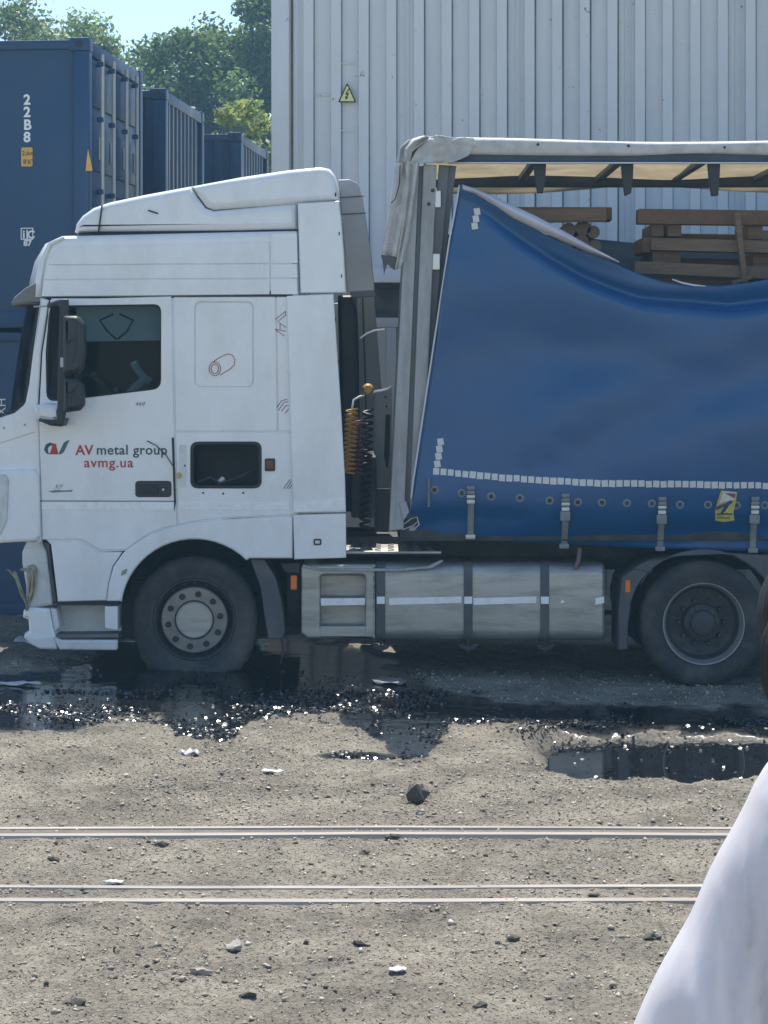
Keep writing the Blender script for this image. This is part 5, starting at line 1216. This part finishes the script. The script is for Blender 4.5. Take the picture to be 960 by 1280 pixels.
V = [Vector((X0, PY, pz+.96)), Vector((X0, PY, pz+1.12)), Vector((X0-.01, PY, pz+1.30)), Vector((X0-.03, PY+.01, pz+1.44)), Vector((.855, PY+.03, pz+1.52)), Vector((.84, PY+.04, pz+1.60)),   # 0-5 spine, neck, skull base
     sh, el, wr, wr+Vector((-.03, .01, -.06)),                                                                       # 6-9 left arm
     Vector((1.11, PY, pz+1.37)), Vector((1.17, PY-.02, pz+1.10)), Vector((1.17, PY+.06, pz+.86)), Vector((1.165, PY+.08, pz+.80)),  # 10-13
     Vector((X0-.09, PY, pz+.90)), Vector((X0-.11, PY+.01, pz+.50)), Vector((X0-.11, PY-.02, pz+.10)), Vector((X0-.12, PY+.12, pz+.04)),  # 14-17
     Vector((X0+.09, PY, pz+.90)), Vector((X0+.11, PY+.01, pz+.50)), Vector((X0+.11, PY-.02, pz+.10)), Vector((X0+.12, PY+.12, pz+.04))]
E = [(0, 1), (1, 2), (2, 3), (3, 4), (4, 5), (3, 6), (6, 7), (7, 8), (8, 9), (3, 10), (10, 11), (11, 12), (12, 13), (0, 14), (14, 15), (15, 16), (16, 17), (0, 18), (18, 19), (19, 20), (20, 21)]
rad = [(.15, .11), (.135, .10), (.16, .11), (.10, .08), .055, .06, .06, .046, .032, .03, .06, .046, .032, .03, .085, .06, .042, .035, .085, .06, .042, .035]
me_b = skinned('body', V, E, rad, M['skin'])
# head: an ellipsoid with face features pushed out, facing away and a little to the right
def head_mesh(c, r, yaw):
    bm = bmesh.new(); bmesh.ops.create_uvsphere(bm, u_segments=32, v_segments=24, radius=1)
    for v in bm.verts:
        d = v.co.copy(); x, y, z = d
        p = Vector((x*.078, y*.098, z*.122))
        if z < -.2 and y > 0: p.x *= 1-.28*(-z-.2); p.y *= 1-.12*(-z)
        nose_ = math.exp(-((x/.13)**2+((z+.12)/.20)**2))*max(0, y); p.y += .024*nose_
        p.y += .008*math.exp(-((x/.3)**2+((z+.5)/.10)**2))*max(0, y)
        for sx in (-.38, .38): p.y -= .010*math.exp(-(((x-sx)/.16)**2+((z-.05)/.10)**2))*max(0, y)
        for sx in (-1, 1): p.x += sx*.016*math.exp(-(((x-sx)/.25)**2+((y+.05)/.18)**2+((z+.02)/.28)**2))
        v.co = p
    bm.transform(Matrix.Translation(c) @ Matrix.Rotation(yaw, 4, 'Z')); return bm
hc = Vector((.842, PY+.03, pz+1.675))
bm = bmesh.new(); bm.from_mesh(me_b); hb = head_mesh(hc, 1, R(-25)); tmp = bpy.data.meshes.new('t'); hb.to_mesh(tmp); hb.free(); bm.from_mesh(tmp); bpy.data.meshes.remove(tmp)
# hands: palm and five bent fingers each
def hand(base, side):
    P = [base, base+Vector((-.01*side, .005, -.05)), base+Vector((-.012*side, .01, -.085))]; e = [(0, 1), (1, 2)]; r = [(.022, .03), (.016, .036), (.014, .036)]
    for k, (dy, ln) in enumerate(((-.032, .062), (-.011, .074), (.011, .078), (.031, .068))):
        i = len(P); b0 = P[2]+Vector((0, dy, .005)); P += [b0, b0+Vector((.002*side, .002, -ln*.5)), b0+Vector((.014*side, .004, -ln*.95))]; e += [(2, i), (i, i+1), (i+1, i+2)]; r += [.0095, .0085, .007]
    i = len(P); P += [P[1]+Vector((0, .034, .012)), P[1]+Vector((.006*side, .055, -.02)), P[1]+Vector((.012*side, .06, -.048))]; e += [(1, i), (i, i+1), (i+1, i+2)]; r += [.011, .0095, .008]
    return skinned('hand', P, e, r, M['skin'])
for b0, s_ in ((V[9], -1), (V[13], 1)):
    hm_ = hand(b0, s_); bm.from_mesh(hm_)
body = from_bm('body', bm, M['skin'], per, 180)
def ellip(name, c, rx, ry, rz, m, cut=None, seed=0, rough=.0, parent=None):
    bm = bmesh.new(); bmesh.ops.create_uvsphere(bm, u_segments=40, v_segments=28, radius=1)
    for v in bm.verts:
        d = v.co.copy(); k = 1+rough*math.sin(9*math.atan2(d.x, d.y)+seed)+rough*.5*math.sin(23*math.atan2(d.x, d.y)+d.z*3)
        v.co = Vector((d.x*rx*k, d.y*ry*k, d.z*rz))
    if cut:
        bmesh.ops.delete(bm, geom=[v for v in bm.verts if cut(v.co)], context='VERTS')
    bm.transform(Matrix.Translation(c)); o = from_bm(name, bm, m, parent or per, 180); q = o.modifiers.new('t', 'SOLIDIFY'); q.thickness = .004; return o
ellip('hair', hc+Vector((0, -.018, .008)), .104, .112, .132, M['hair'], lambda p: p.y > .055 and p.z < .06, 1, .012)
ellip('hair_tail', hc+Vector((-.03, -.085, -.075)), .08, .05, .125, M['hair'], None, 2, .03)
# shirt: loose skin over torso and arms with hanging folds
LEFTO = [(905, 1016), (915, 1008), (926, 996), (938, 980), (950, 966), (962, 957), (985, 943), (1010, 931), (1050, 911), (1110, 880), (1200, 835), (1280, 794), (1420, 730)]
pys = np.concatenate([np.linspace(905, 965, 14), np.linspace(972, 1430, 70)]); P = []; NT = 150
for py in pys:
    zc = W(0, py, -12.5).z; xl = W(float(interp(py, LEFTO)), py, -12.5).x; t_ = min(1, max(0, (py-905)/420))
    xc = .875+.07*min(1, t_*4); ha_ = xc-xl; dp = .065+.085*min(1, t_*5)+.05*t_; row = []
    for k in range(NT+1):
        th = 2*math.pi*(k % NT)/NT; cx_, sy_ = math.cos(th), math.sin(th)
        ex = .95; X_ = math.copysign(abs(cx_)**ex, cx_); Y_ = math.copysign(abs(sy_)**.85, sy_)
        hx = xc+ha_*X_; dr = math.sin(t_*3.0)*.5+t_*.5
        fold = .075*dr*(.5-abs(math.sin(hx*15+.5*math.sin(t_*4)+1.3*float(vnoise(hx*4, t_*1.5, 3)))))+.045*dr*(.5-abs(math.sin(hx*29-t_*2.2+1)))**3*4+.022*dr*(.5-abs(math.sin(hx*53+t_*1.4)))+.02*dr*float(fbm(np.array(hx*6), np.array(t_*7), 41, 3))
        for f0, f1, fw_, fa, t0, t1 in ((.700, .690, .007, .030, .18, .75), (.735, .70, .010, .022, .22, .95), (.765, .775, .009, .028, .15, .8), (.80, .83, .012, .030, .2, 1.0), (.64, .58, .012, .02, .55, 1.1)):
            if sy_ < 0: fold += fa*math.exp(-((hx-(f0+(f1-f0)*t_))/fw_)**2)*max(0, math.sin(math.pi*min(1, max(0, (t_-t0)/(t1-t0)))))
        edge = abs(sy_)**.5
        row.append((hx-.012*dr*math.sin(t_*17+1)*abs(cx_)*.4, PY-.005+(dp+fold*edge)*Y_, zc-.02*dr*abs(sy_)*math.sin(hx*9)))
    P.append(row)
grid('shirt', P, M['fabric'], per, 180, .003)
TV = [Vector((X0, PY, pz+.98)), V[14], V[15], V[16]+Vector((0, 0, .02)), V[18], V[19], V[20]+Vector((0, 0, .02))]
me_t = skinned('trousers', TV, [(0, 1), (1, 2), (2, 3), (0, 4), (4, 5), (5, 6)], [(.17, .13), .105, .08, .065, .105, .08, .065], M['trousers'])
link(bpy.data.objects.new('trousers', me_t), per)
for k in (16, 20):
    b0 = V[k]; bm = bmesh.new(); add_box(bm, (b0.x-.05, b0.y-.07, pz), (b0.x+.05, b0.y+.20, pz+.095), .035); from_bm('shoe', bm, M['shoe'], per, 60)
# loose shards of broken glass glittering in the wet strip
def shards(n_):
    xs = rng.uniform(-3.4, 3.4, n_*6); ys = rng.uniform(-3.6, .2, n_*6); w, p, b0 = wet_fields(xs, ys); px, py = topx(xs, ys, tilt(xs, ys))
    dens = np.where(px < 620, sst(.1, .5, w), sst(.2, .6, w))*np.where(py > 862, 1, .1)*np.clip(.35+1.5*fbm(xs*2.5, ys*2.5, 91, 3), .04, 1)*np.where(b0 > .15, .035, 1)*np.where((px > 560) & (p > .35) & (py < 898), .05, 1)*np.where((p > .5), .8, 1)
    dens = np.maximum(dens, .55*sst(600, 700, px)*np.exp(-((py-916)/11)**2)*np.where(b0 > .15, .2, 1)*np.clip(.5+1.5*fbm(xs*3, ys*3, 93, 3), .05, 1))
    k = rng.random(n_*6) < dens; xs, ys, b0 = xs[k][:n_], ys[k][:n_], b0[k][:n_]; m_ = len(xs); zs = np.maximum(ground_z(xs, ys), np.where(b0 > .15, PUD_Z, -9))+.006
    t = np.abs(rng.normal(0, R(24), m_)); a = rng.uniform(0, 6.283, m_); nrm = np.stack([np.sin(t)*np.cos(a), np.sin(t)*np.sin(a), np.cos(t)], -1)
    u = np.cross(nrm, rng.normal(0, 1, (m_, 3))); u /= np.linalg.norm(u, axis=1)[:, None]; v = np.cross(nrm, u); s = rng.uniform(.004, .013, m_)[:, None]
    c = np.stack([xs, ys, zs], -1); V = np.stack([c-u*s-v*s*.6, c+u*s-v*s*.8, c+u*s*.7+v*s, c-u*s*.8+v*s*.7], 1).reshape(-1, 3)
    return obj('glass_shards', V.tolist(), [(4*i, 4*i+1, 4*i+2, 4*i+3) for i in range(m_)], M['shard'])
M['shard'] = mat('broken_glass', (.012, .013, .014), .24, var=.2, spec=1.0)
gs = shards(30000); gs['kind'] = 'stuff'; gs['label'] = 'glittering shards of broken glass in the oily wet strip'; gs['category'] = 'broken glass'

# thin sunlit haze over the yard
hz = box('haze', (-95, -45, -1.2), (95, 125, 16.5), None); hz['kind'] = 'stuff'; hz['label'] = 'thin pale blue haze over the yard'; hz['category'] = 'haze'
hm = bpy.data.materials.new('thin_haze'); hm.use_nodes = True; n = hm.node_tree.nodes; l = hm.node_tree.links; n.remove(n['Principled BSDF'])
pv = n.new('ShaderNodeVolumePrincipled'); pv.inputs['Color'].default_value = (.40, .74, 1.0, 1); pv.inputs['Density'].default_value = .0016; pv.inputs['Anisotropy'].default_value = .2
l.new(pv.outputs[0], n['Material Output'].inputs['Volume']); hz.data.materials.append(hm)
for o in scene.objects:
    if '_b' in o: del o['_b']
